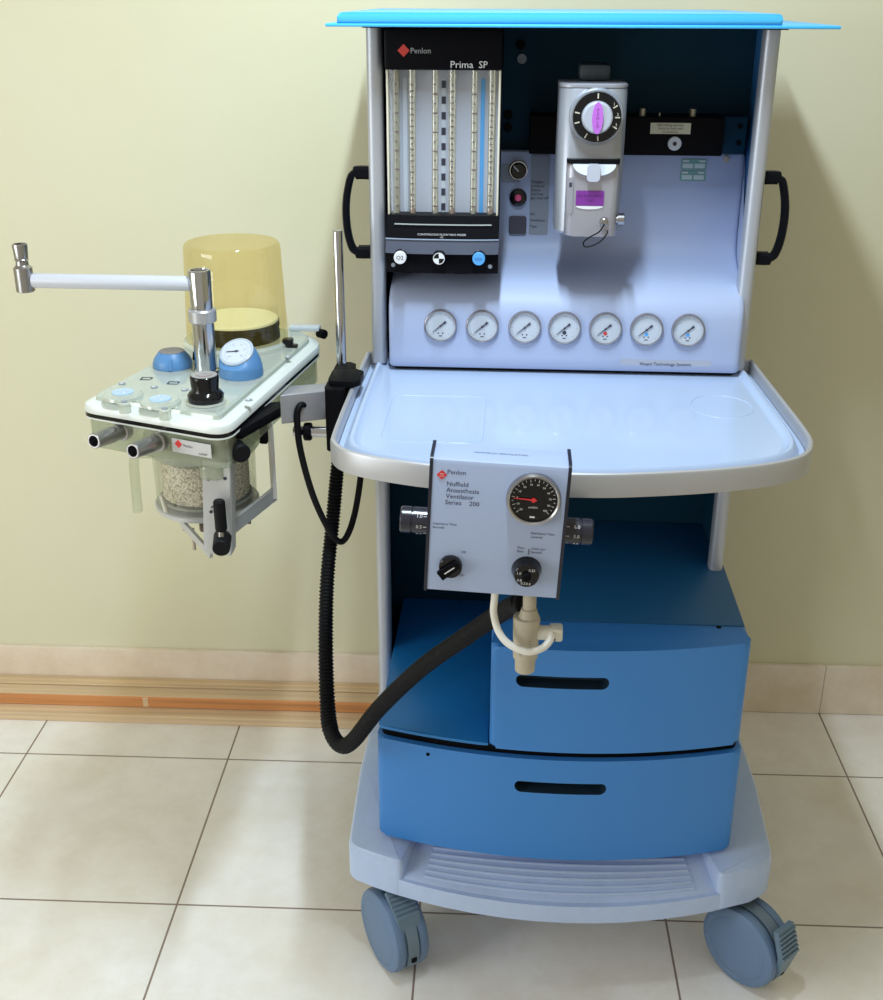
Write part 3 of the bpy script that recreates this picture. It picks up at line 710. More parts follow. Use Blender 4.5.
# ---- side handles
def handle(s):
    pts = [(s*0.298, 0.022, 1.297), (s*0.316, 0.022, 1.2975), (s*0.3255, 0.022, 1.2955), (s*0.3305, 0.022, 1.288), (s*0.3365, 0.022, 1.262), (s*0.3385, 0.022, 1.235), (s*0.3365, 0.022, 1.206), (s*0.331, 0.022, 1.184), (s*0.3245, 0.022, 1.1765), (s*0.316, 0.022, 1.175), (s*0.298, 0.022, 1.1755)]
    sp = spline(pts, 5); mb = MB()
    # flat-sided grip: thin seen from the front, wide from the side
    rings = []
    for i, p in enumerate(sp):
        d = (sp[min(i+1, len(sp)-1)] - sp[max(i-1, 0)]).normalized(); nrm = Vector((d.z, 0, -d.x))
        t = 0.0095 if (i < 9 or i > len(sp) - 10) else 0.0052
        rings.append([p + nrm*(t*a) + Y*(0.011*b) for a, b in ((-1, -0.6), (-0.6, -1), (0.6, -1), (1, -0.6), (1, 0.6), (0.6, 1), (-0.6, 1), (-1, 0.6))])
    mb.loops(rings); return part(mach, 'side_handle', mb, 'black')
handle(-1); handle(1)

# ---- pole and its clamp at the tray's left rear
mb = MB(); mb.lathe((-0.3445, -0.035, 0.93), Z, [(0, 0.0078), (0.287, 0.0078), (0.289, 0.0068)], 24); part(mach, 'pole', mb, 'chrome')
mb = MB(); mb.mi = 0
mb.prism(ccw(rrect(-0.350, -0.150, -0.301, -0.085, 0.012)), 1.0045, 1.0145, 0.003)
mb.prism(ccw(rrect(-0.3535, -0.165, -0.322, -0.020, 0.010)), 0.905, 1.0060, 0.003)
part(mach, 'pole_clamp', mb, 'black')

# ================================================================== VAPORIZER
vp = thing('vaporizer', 'silver vaporizer with a black ring dial and purple insert, hung above the gauges', 'vaporizer', (0.034, 0.02, 1.22))
vx0, vx1 = -0.0150, 0.0830
o = ccw(rrect(vx0, -0.055, vx1, 0.060, 0.024, 8))
mb = MB(); mb.loops([[(p[0], p[1], z) for p in inset(o, dd)] for dd, z in ((0.004, 1.2215), (0.0, 1.2255), (0.0, 1.4265), (0.0015, 1.429))], True, True)
body = part(vp, 'body', mb, 'silver')
mb = MB(); mb.loops([[(p[0], p[1], z) for p in inset(o, dd)] for dd, z in ((-0.0005, 1.4292), (-0.0005, 1.4325), (0.002, 1.4345))]); part(vp, 'top_cap', mb, mat('cap_grey', (0.34, 0.34, 0.38), 0.4, 0.3))
mb = MB(); mb.box(0.014, 0.060, 0.0, 0.05, 1.4345, 1.458, 0.006); part(vp, 'connector_block', mb, mat('dark_block', (0.035, 0.05, 0.06), 0.5))
c = Vector((0.0385, -0.055, 1.3905))
mb = MB(); mb.lathe(c, F, [(0, 0.0395), (0.008, 0.0385), (0.010, 0.0365)], 48); dl = part(vp, 'dial_boss', mb, 'silver')
mb = MB(); mb.lathe(c + F*0.010, F, [(0, 0.0345), (0.008, 0.0345), (0.009, 0.0335)], 48); mb.mi = 1
for k, a in enumerate([90, 30, 0, -28, -85, -120, 195, 168]):
    a = math.radians(a); u = Vector((math.cos(a), 0, math.sin(a))); v = Vector((-math.sin(a), 0, math.cos(a)))
    mb.plate(c + F*0.0191 + u*0.029, v, u, 0.0018, 0.007, 0.0003)
    if k in (1, 2, 3): text_mb(mb, str(k), c + F*0.0195 + u*0.029 + v*0.004, X, Z, 0.006, 'CENTER')
part(dl, 'dial_ring', mb, ['gloss_black', 'cream'])
mb = MB(); mb.lathe(c + F*0.0185, F, [(0, 0.0225), (0.010, 0.0215), (0.012, 0.0195)], 36); part(dl, 'dial_knob', mb, mat('dial_grey', (0.42, 0.45, 0.52), 0.35))
mb = MB(); cc2 = c + F*0.0305
mb.loops([[cc2 + Vector((0.0078*math.cos(2*PI*j/28), -t, 0.0215*math.sin(2*PI*j/28))) for j in range(28)] for t in (0, 0.003)]); mb.mi = 1
for j in range(5): text_mb(mb, 'PENLO'[j], cc2 + F*0.0031 + Vector((0, 0, 0.011 - 0.0055*j)), X, Z, 0.0055, 'CENTER')
part(dl, 'purple_insert', mb, ['violet', 'purple'])
# lower filler block
lo = ccw(rrect(-0.001, -0.068, 0.076, -0.02, 0.012, 6))
mb = MB(); mb.prism(lo, 1.221, 1.3255, 0.003, 2); fb = part(vp, 'filler_block', mb, mat('filler_silver', (0.40, 0.39, 0.44), 0.32, 0.4))
mb = MB(); mb.prism(ccw(rrect(-0.001, -0.070, 0.076, -0.03, 0.008)), 1.3262, 1.3315); part(vp, 'filler_slot', mb, 'black')
mb = MB(); pts = [(0.0385 + 0.031*math.cos(a), 1.3255 + 0.0165*math.sin(a)) for a in [math.radians(180 + 9*j) for j in range(21)]]
mb.prism(pts, -0.0745, -0.067, axis='y'); part(fb, 'filler_cup', mb, mat('cup_white', (0.78, 0.84, 0.95), 0.25))
mb = MB(); mb.prism(rrect(0.028, 1.302, 0.047, 1.3262, 0.004), -0.080, -0.070, 0.001, 1, axis='y'); part(fb, 'filler_tab', mb, 'lilac')
mb = MB(); mb.plate((0.0345, -0.0682, 1.277), X, Z, 0.041, 0.0215, 0.001, 0.0015); mb.mi = 1
text_mb(mb, 'FILL ISOFLURANE', (0.0345, -0.0696, 1.2805), X, Z, 0.0046, 'CENTER'); text_mb(mb, 'ONLY', (0.0345, -0.0696, 1.2740), X, Z, 0.0046, 'CENTER')
part(fb, 'purple_label', mb, ['purple', mat('purple_ink', (0.10, 0.02, 0.16), 0.5)])
mb = MB(); pts = [(0.0345 + 0.020*math.cos(a), 1.2655 + 0.0045*math.sin(a)) for a in [math.radians(180 + 9*j) for j in range(21)]]
mb.prism(pts, -0.0692, -0.068, axis='y'); part(fb, 'label_edge', mb, 'ink_w')
mb = MB(); mb.plate((0.0055, -0.0682, 1.280), X, Z, 0.0085, 0.052, 0.0012, 0.003); mb.mi = 1; mb.plate((0.0055, -0.0695, 1.296), X, Z, 0.004, 0.006, 0.0004); part(fb, 'sight_glass', mb, [mat('sight_grey', (0.30, 0.29, 0.33), 0.2), 'ink'])
mb = MB(); mb.lathe((0.076, -0.055, 1.2445), X, [(-0.01, 0.006), (0.002, 0.006), (0.002, 0.009), (0.011, 0.009), (0.012, 0.0075)], 12); part(vp, 'drain_screw', mb, 'steel')
mb = MB(); mb.lathe((0.057, -0.067, 1.2435), F, [(0, 0.0068), (0.008, 0.006), (0.010, 0.004)], 16); part(vp, 'drain_plug', mb, 'steel')
lp = spline([(0.057, -0.078, 1.241), (0.050, -0.082, 1.231), (0.038, -0.085, 1.2245), (0.028, -0.085, 1.2165), (0.030, -0.085, 1.2095), (0.042, -0.085, 1.2115), (0.054, -0.083, 1.2185), (0.0615, -0.078, 1.2275), (0.0625, -0.070, 1.2300)], 6)
mb = MB(); mb.tube(lp, 0.0011, 8); part(vp, 'retaining_cord', mb, 'rubber')

# ================================================================== VENTILATOR
vc = Vector((-0.0855, -0.52, 0.87))
vt = thing('ventilator', 'small grey ventilator box with black gauge, clamped to the front of the white tray', 'ventilator', vc, tilt=0.0)
def V(x, y, z): return Vector((x, y, z))
# built straight around its centre, then turned a few degrees clockwise as it hangs
VT = Matrix.Translation((-0.0865, -0.55, 0.96)) @ Matrix.Rotation(0.045, 4, 'Y')
def vpart(parent, name, mb, mats, label=None):
    bmesh.ops.transform(mb.bm, matrix=VT, verts=mb.bm.verts); return part(parent, name, mb, mats, label)
H_, W2 = 0.0865, 0.0795
pr = [(0.0, -H_), (0.0, H_ - 0.006), (0.0018, H_ - 0.0018), (0.006, H_), (0.052, H_), (0.052, H_ - 0.002), (0.0075, H_ - 0.002), (0.002, H_ - 0.007), (0.002, -H_)]
mb = MB(); mb.prism(ccw(pr), -W2, W2, axis='x'); face = vpart(vt, 'face_plate', mb, 'ventface')
for s in (-1, 1):
    mb = MB(); sp_ = ccw(roundpoly([(-0.001, -H_ - 0.002), (-0.001, H_), (0.006, H_ + 0.0025), (0.056, H_ + 0.0025), (0.056, -H_ - 0.002)], [0.001, 0.003, 0.003, 0.002, 0.001], 3))
    mb.prism(sp_, *sorted((s*W2, s*(W2 + 0.004))), axis='x'); vpart(vt, 'side_plate', mb, mat('navy_black', (0.012, 0.013, 0.03), 0.35))
mb = MB(); mb.box(-W2, W2, 0.0105, 0.054, -H_ + 0.002, H_ - 0.0025); vpart(vt, 'inner_case', mb, 'black')
mb = MB(); text_mb(mb, 'NUFFIELD VENTILATOR', (0.0, 0.028, H_ + 0.0002), X, Y, 0.0055, 'CENTER', sx=1.1); vpart(face, 'lettering', mb, 'ink')
fz = -0.0003
mb = MB(); d = 0.0058*1.2; c = V(-0.0685, fz, 0.0665); mb.loops([[c + V(0.0062*math.cos(k*PI/2), -t, 0.0062*math.sin(k*PI/2)) for k in range(4)] for t in (0, 0.0005)]); mb.mi = 1
text_mb(mb, 'PEN', c + F*0.0006 + Z*0.0013, X, Z, 0.0026, 'CENTER'); text_mb(mb, 'LON', c + F*0.0006 - Z*0.0013, X, Z, 0.0026, 'CENTER')
vpart(face, 'logo', mb, ['red', 'ink_w'])
for block_ in ((('Penlon', -0.0625, 0.0705, 0.0082), ('Nuffield', -0.0625, 0.0555, 0.0082), ('Anaesthesia', -0.0625, 0.0475, 0.0082), ('Ventilator', -0.0625, 0.0395, 0.0082), ('Series    200', -0.0632, 0.0315, 0.0082)),
               (('Inspiratory Time', -0.0765, 0.0030, 0.0043), ('Seconds', -0.0765, -0.0020, 0.0043)), (('Expiratory Time', 0.0420, -0.0010, 0.0043), ('Seconds', 0.0420, -0.0060, 0.0043)),
               (('Off', -0.0405, -0.0330, 0.0043),), (('On', -0.0405, -0.0640, 0.0043),), (('Flow', 0.0270, -0.0215, 0.0043), ('Rate', 0.0270, -0.0262, 0.0043)), (('Litres per', 0.0440, -0.0215, 0.0043), ('Second', 0.0440, -0.0262, 0.0043))):
    mb = MB()
    for t, x, z, s_ in block_: text_mb(mb, t, (x, fz, z), X, Z, s_)
    vpart(face, 'lettering', mb, 'ink')
mb = MB(); mb.plate((0.0412, fz, -0.0260), X, Z, 0.0007, 0.0075, 0.0003); vpart(face, 'index_mark', mb, 'ink')
# main gauge
gc = V(0.0415, 0.0, 0.0445); R = 0.0325
mb = MB(); mb.lathe(gc, F, [(0, R), (0.007, R), (0.009, R*0.97), (0.0095, R*0.92), (0.008, R*0.87), (0.005, R*0.86)], 48, True, False); gg = vpart(vt, 'airway_gauge', mb, 'steel')
mb = MB(); mb.disc(gc + F*0.002, F, R*0.865, 0.003, 48); mb.mi = 1
for k in range(23):
    a = math.radians(222 - 264*k/22); l = 0.0035 if k % 2 == 0 else 0.002; u = V(math.cos(a), 0, math.sin(a)); v = V(-math.sin(a), 0, math.cos(a))
    mb.plate(gc + F*0.0051 + u*(R*0.80 - l/2), v, u, 0.0006, l, 0.0002)
for k, t in enumerate(('-20', '-10', '0', '10', '20', '30', '40', '50', '60', '70', '80', '100')):
    a = math.radians(222 - 264*k/11); u = V(math.cos(a), 0, math.sin(a)); text_mb(mb, t, gc + F*0.0053 + u*R*0.60, X, Z, 0.0036, 'CENTER')
text_mb(mb, 'cmH2O', gc + F*0.0053 - Z*0.0098, X, Z, 0.0035, 'CENTER')
mb.plate(gc + F*0.0051 - Z*0.0225, X, Z, 0.006, 0.0022, 0.0002)
vpart(gg, 'dial', mb, ['gloss_black', 'ink_w'])
mb = MB(); a = math.radians(177); u = V(math.cos(a), 0, math.sin(a)); v = V(-math.sin(a), 0, math.cos(a))
mb.loops([[gc + F*(0.0062 + t) + u*p*R + v*q*R for p, q in ((-0.12, -0.035), (0.72, -0.012), (0.72, 0.012), (-0.12, 0.035))] for t in (0, 0.0005)]); mb.disc(gc + F*0.0058, F, 0.0028, 0.0014, 20)
vpart(gg, 'needle', mb, 'red')
# front knobs
c = V(-0.0520, 0, -0.0525)
mb = MB(); mb.lathe(c, F, [(0, 0.0145), (0.006, 0.0140), (0.007, 0.0130)], 36); k = vpart(vt, 'switch_knob', mb, 'gloss_black')
u = Vector((0.77, 0, 0.64)); v = Vector((-0.64, 0, 0.77)); mb = MB(); mb.loops([[c + F*t + u*p*0.0155 + v*q*0.0060 for p, q in ((-1, -1), (0.75, -0.8), (0.9, 0), (0.75, 0.8), (-1, 1))] for t in (0.006, 0.013)]); vpart(k, 'grip', mb, 'black')
mb = MB(); mb.plate(c + F*0.0131 - u*0.001, v, u, 0.0014, 0.015, 0.0004); vpart(k, 'pointer_line', mb, 'ink_w')
c = V(0.0405, 0, -0.0510)
mb = MB(); mb.lathe(c, F, [(0, 0.0185), (0.009, 0.0165), (0.016, 0.0150), (0.017, 0.0140)], 40); k = vpart(vt, 'flow_knob', mb, 'gloss_black')
mb = MB(); mb.lathe(c + F*0.0171, F, [(0, 0.0055), (0.005, 0.005), (0.006, 0.004)], 24); vpart(k, 'knob_centre', mb, 'black')
mb = MB()
for t, a in (('0.25', 55), ('1.0', 160), ('0.8', 215), ('0.5', 250), ('0.4', 285)):
    a_ = math.radians(a); text_mb(mb, t, c + F*0.0176 + V(math.cos(a_)*0.0102, 0, math.sin(a_)*0.0102), X, Z, 0.0048, 'CENTER')
vpart(k, 'lettering', mb, 'ink_w')
# side timing knobs
for s, x0 in ((-1, -0.0838), (1, 0.0838)):
    c = V(x0, 0.030, -0.008); mb = MB()
    mb.lathe(c, X*s, [(0, 0.0165), (0.018, 0.0165), (0.0185, 0.0150), (0.020, 0.0150), (0.0205, 0.0165), (0.032, 0.0165), (0.034, 0.015)], 32); k = vpart(vt, 'timing_knob', mb, mat('knob_black', (0.02, 0.02, 0.035), 0.22))
    mb = MB()
    for j, t in enumerate(('0.2', '0.5', '1.0') if s < 0 else ('4.0', '5.0', '6.0')):
        a = math.radians(-50 + 45*j) if s < 0 else math.radians(-40 + 40*j)
        nn = V(0, -math.cos(a), math.sin(a)); up = V(0, math.sin(a), math.cos(a))
        text_mb(mb, t, c + X*s*(0.010 if s < 0 else 0.014) + nn*0.0168, X, up, 0.0062, 'CENTER')
        mb.plate(c + X*s*0.003 + nn*0.0166, X, up, 0.004, 0.0007, 0.0003)
    vpart(k, 'lettering', mb, 'ink_w')
# patient valve under the box
vx, vy = -0.0455, -0.527
mb = MB(); mb.cyl((-0.0425, vy, 0.834), (-0.0425, vy, 0.878), 0.0085); mb.lathe((-0.0428, vy, 0.826), Z, [(0, 0.0150), (0.006, 0.013), (0.010, 0.011), (0.016, 0.010)], 24); part(vt, 'valve_stem', mb, 'beige')
mb = MB(); mb.lathe((vx, vy, 0.752), Z, [(0, 0.0120), (0.001, 0.0128), (0.020, 0.0135), (0.0205, 0.0158), (0.074, 0.0170), (0.078, 0.0165), (0.079, 0.015)], 32); mb.mi = 1
text_mb(mb, '1 2 3', (vx + 0.0055, vy - 0.0168, 0.795), Z, -X, 0.005); text_mb(mb, 'PATIENT', (vx - 0.006, vy - 0.0168, 0.782), Z, -X, 0.0045)
pv = part(vt, 'patient_valve', mb, ['beige', mat('faint_print', (0.22, 0.15, 0.12), 0.6)])
mb = MB(); mb.cyl((vx + 0.012, vy, 0.8080), (vx + 0.030, vy, 0.8080), 0.0095); mb.box(vx + 0.029, vx + 0.046, vy - 0.010, vy + 0.010, 0.8000, 0.8180, 0.003); mb.mi = 1; mb.disc((vx + 0.035, vy - 0.0102, 0.8040), F, 0.002, 0.0006, 12)
part(pv, 'side_port', mb, ['cream_plastic', 'ink'])
wt = spline([(-0.0850, -0.535, 0.882), (-0.0865, -0.535, 0.858), (-0.0870, -0.536, 0.838), (-0.0800, -0.545, 0.817), (-0.0660, -0.553, 0.804), (-0.0440, -0.557, 0.797), (-0.0260, -0.553, 0.800), (-0.0165, -0.545, 0.806), (-0.0135, -0.536, 0.812)], 8)
mb = MB(); mb.tube(wt, 0.0047, 14); part(vt, 'white_tube', mb, 'hosewhite')

# ================================================================== ABSORBER
ab = thing('absorber', 'clear plastic absorber with amber dome, granule canister and chrome post, left of the machine', 'absorber', (-0.54, -0.15, 0.80))
ab.location = MF @ Vector((-0.548, -0.15, 0.80))
PL = ccw(roundpoly([(-0.688, -0.262), (-0.450, -0.352), (-0.386, 0.085), (-0.425, 0.150), (-0.585, 0.150)], [0.03, 0.035, 0.03, 0.05, 0.08], 6))
def plate_l(dz, m, name, label=None):
    mb = MB(); dz = dz + [(dz[-1][0] + 0.001, dz[-1][1])]; mb.loops([[(p[0], p[1], z) for p in inset(PL, dd)] for dd, z in dz], fan=True); return part(ab, name, mb, m, label)
plate_l([(0.008, 0.9415), (0.006, 0.9435), (0.006, 0.9865)], 'acrylic_body', 'manifold_body')
plate_l([(0.001, 0.9868), (0.0, 0.9872), (0.0, 0.9895)], 'gasket_white', 'lower_lip')
plate_l([(0.0005, 0.9897), (0.0005, 0.9955)], 'gloss_black', 'gasket')
plate_l([(0.0, 0.9958), (0.0, 1.002), (0.002, 1.006), (0.010, 1.0095), (0.014, 1.0105)], 'gasket_white', 'top_plate')
plate_l([(0.017, 1.0106), (0.018, 1.016), (0.022, 1.0185)], 'acrylic', 'top_cover')
ZT = 1.0188
# light blue valve discs under clear covers
for x, y in ((-0.620, -0.258), (-0.558, -0.284)):
    mb = MB(); mb.lathe((x, y, ZT - 0.0005), Z, [(0, 0.0285), (0.004, 0.028), (0.007, 0.024)], 36); dv = part(ab, 'valve_dome', mb, 'acrylic')
    mb = MB(); mb.lathe((x, y, ZT + 0.0067), Z, [(0, 0.0155), (0.0012, 0.015)], 28); mb.mi = 1
    for k in range(6):
        a = 2*PI*k/6; mb.plate((x + 0.008*math.cos(a), y + 0.008*math.sin(a), ZT + 0.0080), (math.cos(a), math.sin(a), 0), (-math.sin(a), math.cos(a), 0), 0.009, 0.0013, 0.0005)
    part(dv, 'valve_disc', mb, ['pale_blue', 'ink_w'])
for x, y in ((-0.604, -0.302), (-0.540, -0.326)):
    mb = MB(); mb.lathe((x, y, 1.0105), Z, [(0, 0.0085), (0.013, 0.008), (0.015, 0.0065)], 20); sc_ = part(ab, 'screw_boss', mb, 'acrylic')
    mb = MB(); mb.disc((x, y, 1.0255), Z, 0.0048, 0.0012, 16); part(sc_, 'screw', mb, 'grey_label')
for x, y in ((-0.640, -0.200), (-0.437, -0.262), (-0.540, -0.222), (-0.588, -0.213), (-0.420, -0.045)):
    mb = MB(); mb.disc((x, y, ZT), Z, 0.0055, 0.0008, 16); mb.mi = 1; mb.disc((x - 0.001, y, ZT + 0.0008), Z, 0.0022, 0.0005, 12); part(ab, 'screw', mb, ['grey_label', 'ink_w'])
for x, y in ((-0.612, -0.172), (-0.566, -0.190)):
    mb = MB()
    for dx, dy, w_, h_ in ((0, 0.0055, 0.016, 0.0018), (0, -0.0055, 0.016, 0.0018), (-0.0075, 0, 0.0018, 0.011), (0.0075, 0.002, 0.0018, 0.007)):
        mb.plate((x + dx, y + dy, ZT + 0.0001), X, Y, w_, h_, 0.0004)
    part(ab, 'flow_symbol', mb, 'ink')
# blue selector knob, left
c = Vector((-0.590, -0.105, ZT)); mb = MB(); mb.lathe(c, Z, [(0, 0.0300), (0.006, 0.0305), (0.014, 0.0275), (0.022, 0.0215), (0.024, 0.0200)], 36); kb = part(ab, 'selector_knob', mb, 'knob_blue')
mb = MB(); mb.disc(c + Z*0.024, Z, 0.0190, 0.001, 30); part(kb, 'knob_top', mb, mat('taupe_label', (0.22, 0.20, 0.22), 0.4))
mb = MB(); mb.plate(c + Vector((0.005, -0.0285, 0.010)), X, Vector((0, 0.25, 1)), 0.003, 0.017, 0.002); part(kb, 'knob_rib', mb, 'knob_blue')
mb = MB(); mb.cyl((-0.562, -0.068, ZT), (-0.560, -0.068, ZT + 0.012), 0.007); part(ab, 'stud', mb, 'black')
# tilted blue pressure gauge
c = Vector((-0.474, -0.142, ZT)); mb = MB()
tl = Vector((-0.18, -0.62, 0.95)).normalized()
mb.lathe(c, Z, [(0, 0.0330), (0.004, 0.0335), (0.014, 0.0325)], 40, True, False)
n = 40; rings = []
a_, b_ = X.cross(Z), X
for t in (0, 0.33, 0.66, 1.0):
    dirv = Z.lerp(tl, t).normalized(); u = (X - dirv*X.dot(dirv)).normalized(); v = dirv.cross(u)
    cc_ = c + Z*(0.014 + 0.022*t) + Vector((-0.004, -0.004, 0))*t; r_ = 0.0325 - 0.007*t*t
    rings.append([cc_ + (u*math.cos(2*PI*k/n) + v*math.sin(2*PI*k/n))*r_ for k in range(n)])
mb.loops(rings, False, True); gb = part(ab, 'manometer', mb, 'knob_blue')
cf = c + Z*0.036 + Vector((-0.004, -0.004, 0)); mb = MB(); mb.lathe(cf - tl*0.001, tl, [(0, 0.0265), (0.003, 0.0265), (0.0045, 0.0240), (0.0035, 0.0225)], 40, True, False); part(gb, 'gauge_rim', mb, mat('clear_rim', (0.45, 0.52, 0.62), 0.2))
u = (X - tl*X.dot(tl)).normalized(); v = tl.cross(u)
mb = MB(); mb.disc(cf + tl*0.0005, tl, 0.0235, 0.002, 36); mb.mi = 1
for k in range(21):
    a = math.radians(225 - 270*k/20); e = u*math.cos(a) + v*math.sin(a); g_ = -u*math.sin(a) + v*math.cos(a); mb.plate(cf + tl*0.0026 + e*0.0185, g_, e, 0.0006, 0.003, 0.0002)
for k in range(6):
    a = math.radians(225 - 270*k/5); e = u*math.cos(a) + v*math.sin(a); text_mb(mb, str(k*20 - 20), cf + tl*0.0028 + e*0.0135, u, v, 0.0038, 'CENTER')
mb.mi = 2; mb.loops([[cf + tl*(0.0032 + t) + u*p + v*q for p, q in ((-0.016, -0.0004), (0.004, -0.0010), (0.004, 0.0010), (-0.016, 0.0004))] for t in (0, 0.0005)]); mb.disc(cf + tl*0.003, tl, 0.0018, 0.001, 12)
part(gb, 'gauge_dial', mb, ['dial', 'grey_label', 'ink'])
# black relief valve knob
c = Vector((-0.4955, -0.274, ZT)); mb = MB(); mb.lathe(c, Z, [(0, 0.0275), (0.001, 0.0285), (0.003, 0.0270)], 36); part(ab, 'valve_seat', mb, 'acrylic')
mb = MB(); mb.lathe(c + Z*0.003, Z, [(0, 0.0240), (0.003, 0.0255), (0.009, 0.0255), (0.013, 0.0225), (0.015, 0.0200), (0.018, 0.0192), (0.033, 0.0205), (0.036, 0.0200), (0.037, 0.0190)], 48); kb = part(ab, 'relief_valve_knob', mb, 'gloss_black')
mb = MB(); mb.disc(c + Z*0.040, Z, 0.0180, 0.0006, 36); mb.mi = 1; mb.disc(c + Z*0.0406, Z, 0.0110, 0.0005, 30); mb.mi = 0; mb.disc(c + Z*0.0411, Z, 0.0100, 0.0004, 30); mb.mi = 1; text_mb(mb, 'APL', c + Z*0.0416, X, Y, 0.007, 'CENTER'); part(kb, 'knob_top', mb, [mat('knob_top_grey', (0.34, 0.34, 0.34), 0.35), mat('knob_ring_pink', (0.40, 0.22, 0.22), 0.4)])
# amber dome with bellows plate
c = Vector((-0.520, 0.040, ZT))
def wallring(pr_o, th): return pr_o + [(t, r - th) for t, r in pr_o[::-1]]
mb = MB(); pr_ = [(0.0, 0.0835), (0.03, 0.0825), (0.09, 0.0800), (0.154, 0.0775), (0.161, 0.0765), (0.165, 0.0735), (0.166, 0.069), (0.167, 0.03), (0.167, 0.0002)]
mb.lathe(c, Z, pr_, 56, False, True); part(ab, 'amber_dome', mb, 'amber')
mb = MB(); mb.lathe(c, Z, [(0, 0.090), (0.004, 0.090), (0.008, 0.086)], 56); part(ab, 'dome_seat', mb, 'acrylic')
mb = MB(); mb.lathe(c + Z*0.0085, Z, [(0, 0.070), (0.012, 0.0695), (0.014, 0.066), (0.017, 0.066), (0.019, 0.070), (0.027, 0.070), (0.028, 0.068)], 48); part(ab, 'bellows_ring', mb, 'black')
mb = MB(); mb.lathe(c + Z*0.0365, Z, [(0, 0.0685), (0.003, 0.0680), (0.0045, 0.066), (0.0050, 0.03), (0.005, 0.0005)], 48); part(ab, 'bellows_plate', mb, 'bellow')
# chrome post and white arm
c = Vector((-0.5305, -0.130, ZT))
mb = MB(); mb.lathe(c, Z, [(0, 0.0195), (0.004, 0.0195), (0.005, 0.0168), (0.078, 0.0168)], 36); po = part(ab, 'chrome_post', mb, 'chrome')
mb = MB(); mb.lathe(c + Z*0.078, Z, [(0, 0.0185), (0.002, 0.0212), (0.018, 0.0212), (0.0205, 0.0190)], 36); part(po, 'collar', mb, mat('satin_collar', (0.50, 0.50, 0.53), 0.35, 0.6))
mb = MB(); mb.lathe(c + Z*0.0985, Z, [(0, 0.0165), (0.056, 0.0172), (0.058, 0.0160), (0.058, 0.0125), (0.055, 0.012), (0.055, 0.0005)], 36); part(po, 'post_head', mb, 'chrome')
mb = MB(); mb.lathe((-0.545, -0.130, 1.1545), (-1, -0.012, 0.0045), [(0, 0.0105), (0.002, 0.0110), (0.236, 0.0110), (0.238, 0.0100)], 28); arm = part(ab, 'bag_arm', mb, 'arm_white')
ex, ey = -0.7955, -0.133
mb = MB(); mb.lathe((ex, ey, 1.139), Z, [(0, 0.0125), (0.001, 0.0138), (0.036, 0.0138), (0.037, 0.0120), (0.040, 0.0095), (0.046, 0.0090), (0.048, 0.0105), (0.050, 0.0090), (0.050, 0.0100), (0.069, 0.0112), (0.071, 0.0105), (0.071, 0.0080), (0.060, 0.0075), (0.060, 0.0003)], 32); part(arm, 'bag_mount', mb, 'steel')
# breathing-hose ports at the front
for sx, (p0, p1) in enumerate((((-0.618, -0.270, 0.972), (-0.641, -0.338, 0.9855)), ((-0.556, -0.300, 0.969), (-0.579, -0.362, 0.9815)))):
    p0, p1 = Vector(p0), Vector(p1); p1 = p1 - Z*0.006; dd = p1 - p0; L_ = dd.length
    mb = MB(); mb.lathe(p0, dd, [(0, 0.0135), (0.012, 0.0135), (0.014, 0.0110), (0.030, 0.0110), (0.031, 0.0118), (L_ - 0.001, 0.0108), (L_, 0.0100), (L_, 0.0080), (L_ - 0.02, 0.0078), (L_ - 0.02, 0.0002)], 28); mb.mi = 0
    pt = part(ab, 'hose_port', mb, 'steel')
    mb = MB(); mb.disc(p0 + dd.normalized()*(L_ - 0.019), dd, 0.0078, 0.001, 24); part(pt, 'bore', mb, 'ink')
# sticker on the front edge
q0 = Vector((-0.535, -0.3150, 0.970)); q1 = Vector((-0.474, -0.3385, 0.970)); ux = (q1 - q0).normalized(); nn = ux.cross(Z); off = nn*0.0035
mid = (q0 + q1)/2 + off
mb = MB(); mb.plate(mid, ux, Z, (q1 - q0).length, 0.020, 0.0007); mb.mi = 1; cdd = mid - ux*0.0215 + Z*0.003 + nn*0.0008
mb.loops([[cdd + (ux*math.cos(k*PI/2) + Z*math.sin(k*PI/2))*0.0062 + nn*t for k in range(4)] for t in (0, 0.0004)]); mb.mi = 2
text_mb(mb, 'Penlon', mid - ux*0.013 + Z*0.002 + nn*0.0009, ux, Z, 0.0055); text_mb(mb, 'A200SP', mid + ux*0.012 - Z*0.006 + nn*0.0009, ux, Z, 0.0045)
part(ab, 'name_plate', mb, [mat('name_plate_grey', (0.58, 0.58, 0.60), 0.4), 'red', 'ink'])
# corner block of the manifold and the neck below it
mb = MB(); mb.prism(ccw(rrect(-0.500, -0.330, -0.462, -0.270, 0.012)), 0.922, 0.9414, 0.003); part(ab, 'corner_block', mb, 'acrylic_body')
cc_ = Vector((-0.530, -0.185, 0))
mb = MB(); mb.lathe(cc_ + Z*0.915, Z, [(0, 0.080), (0.008, 0.086), (0.0263, 0.088)], 48); part(ab, 'canister_neck', mb, 'acrylic_body')
mb = MB(); mb.lathe(cc_ + Z*0.832, Z, [(0, 0.0760), (0.083, 0.0775)], 56, False, False); cn = part(ab, 'canister', mb, 'canister')
mb = MB(); mb.lathe(cc_ + Z*0.845, Z, [(0, 0.0660), (0.060, 0.0665), (0.062, 0.064)], 48); part(ab, 'soda_lime', mb, 'lime')
mb = MB(); mb.lathe(cc_ + Z*0.838, Z, [(0, 0.070), (0.004, 0.070)], 48); part(cn, 'canister_grid', mb, mat('grid_grey', (0.25, 0.26, 0.24), 0.5))
mb = MB(); mb.lathe(cc_ + Z*0.822, Z, [(0, 0.070), (0.002, 0.0785), (0.009, 0.0795), (0.011, 0.077)], 56); part(ab, 'canister_base', mb, 'strap')
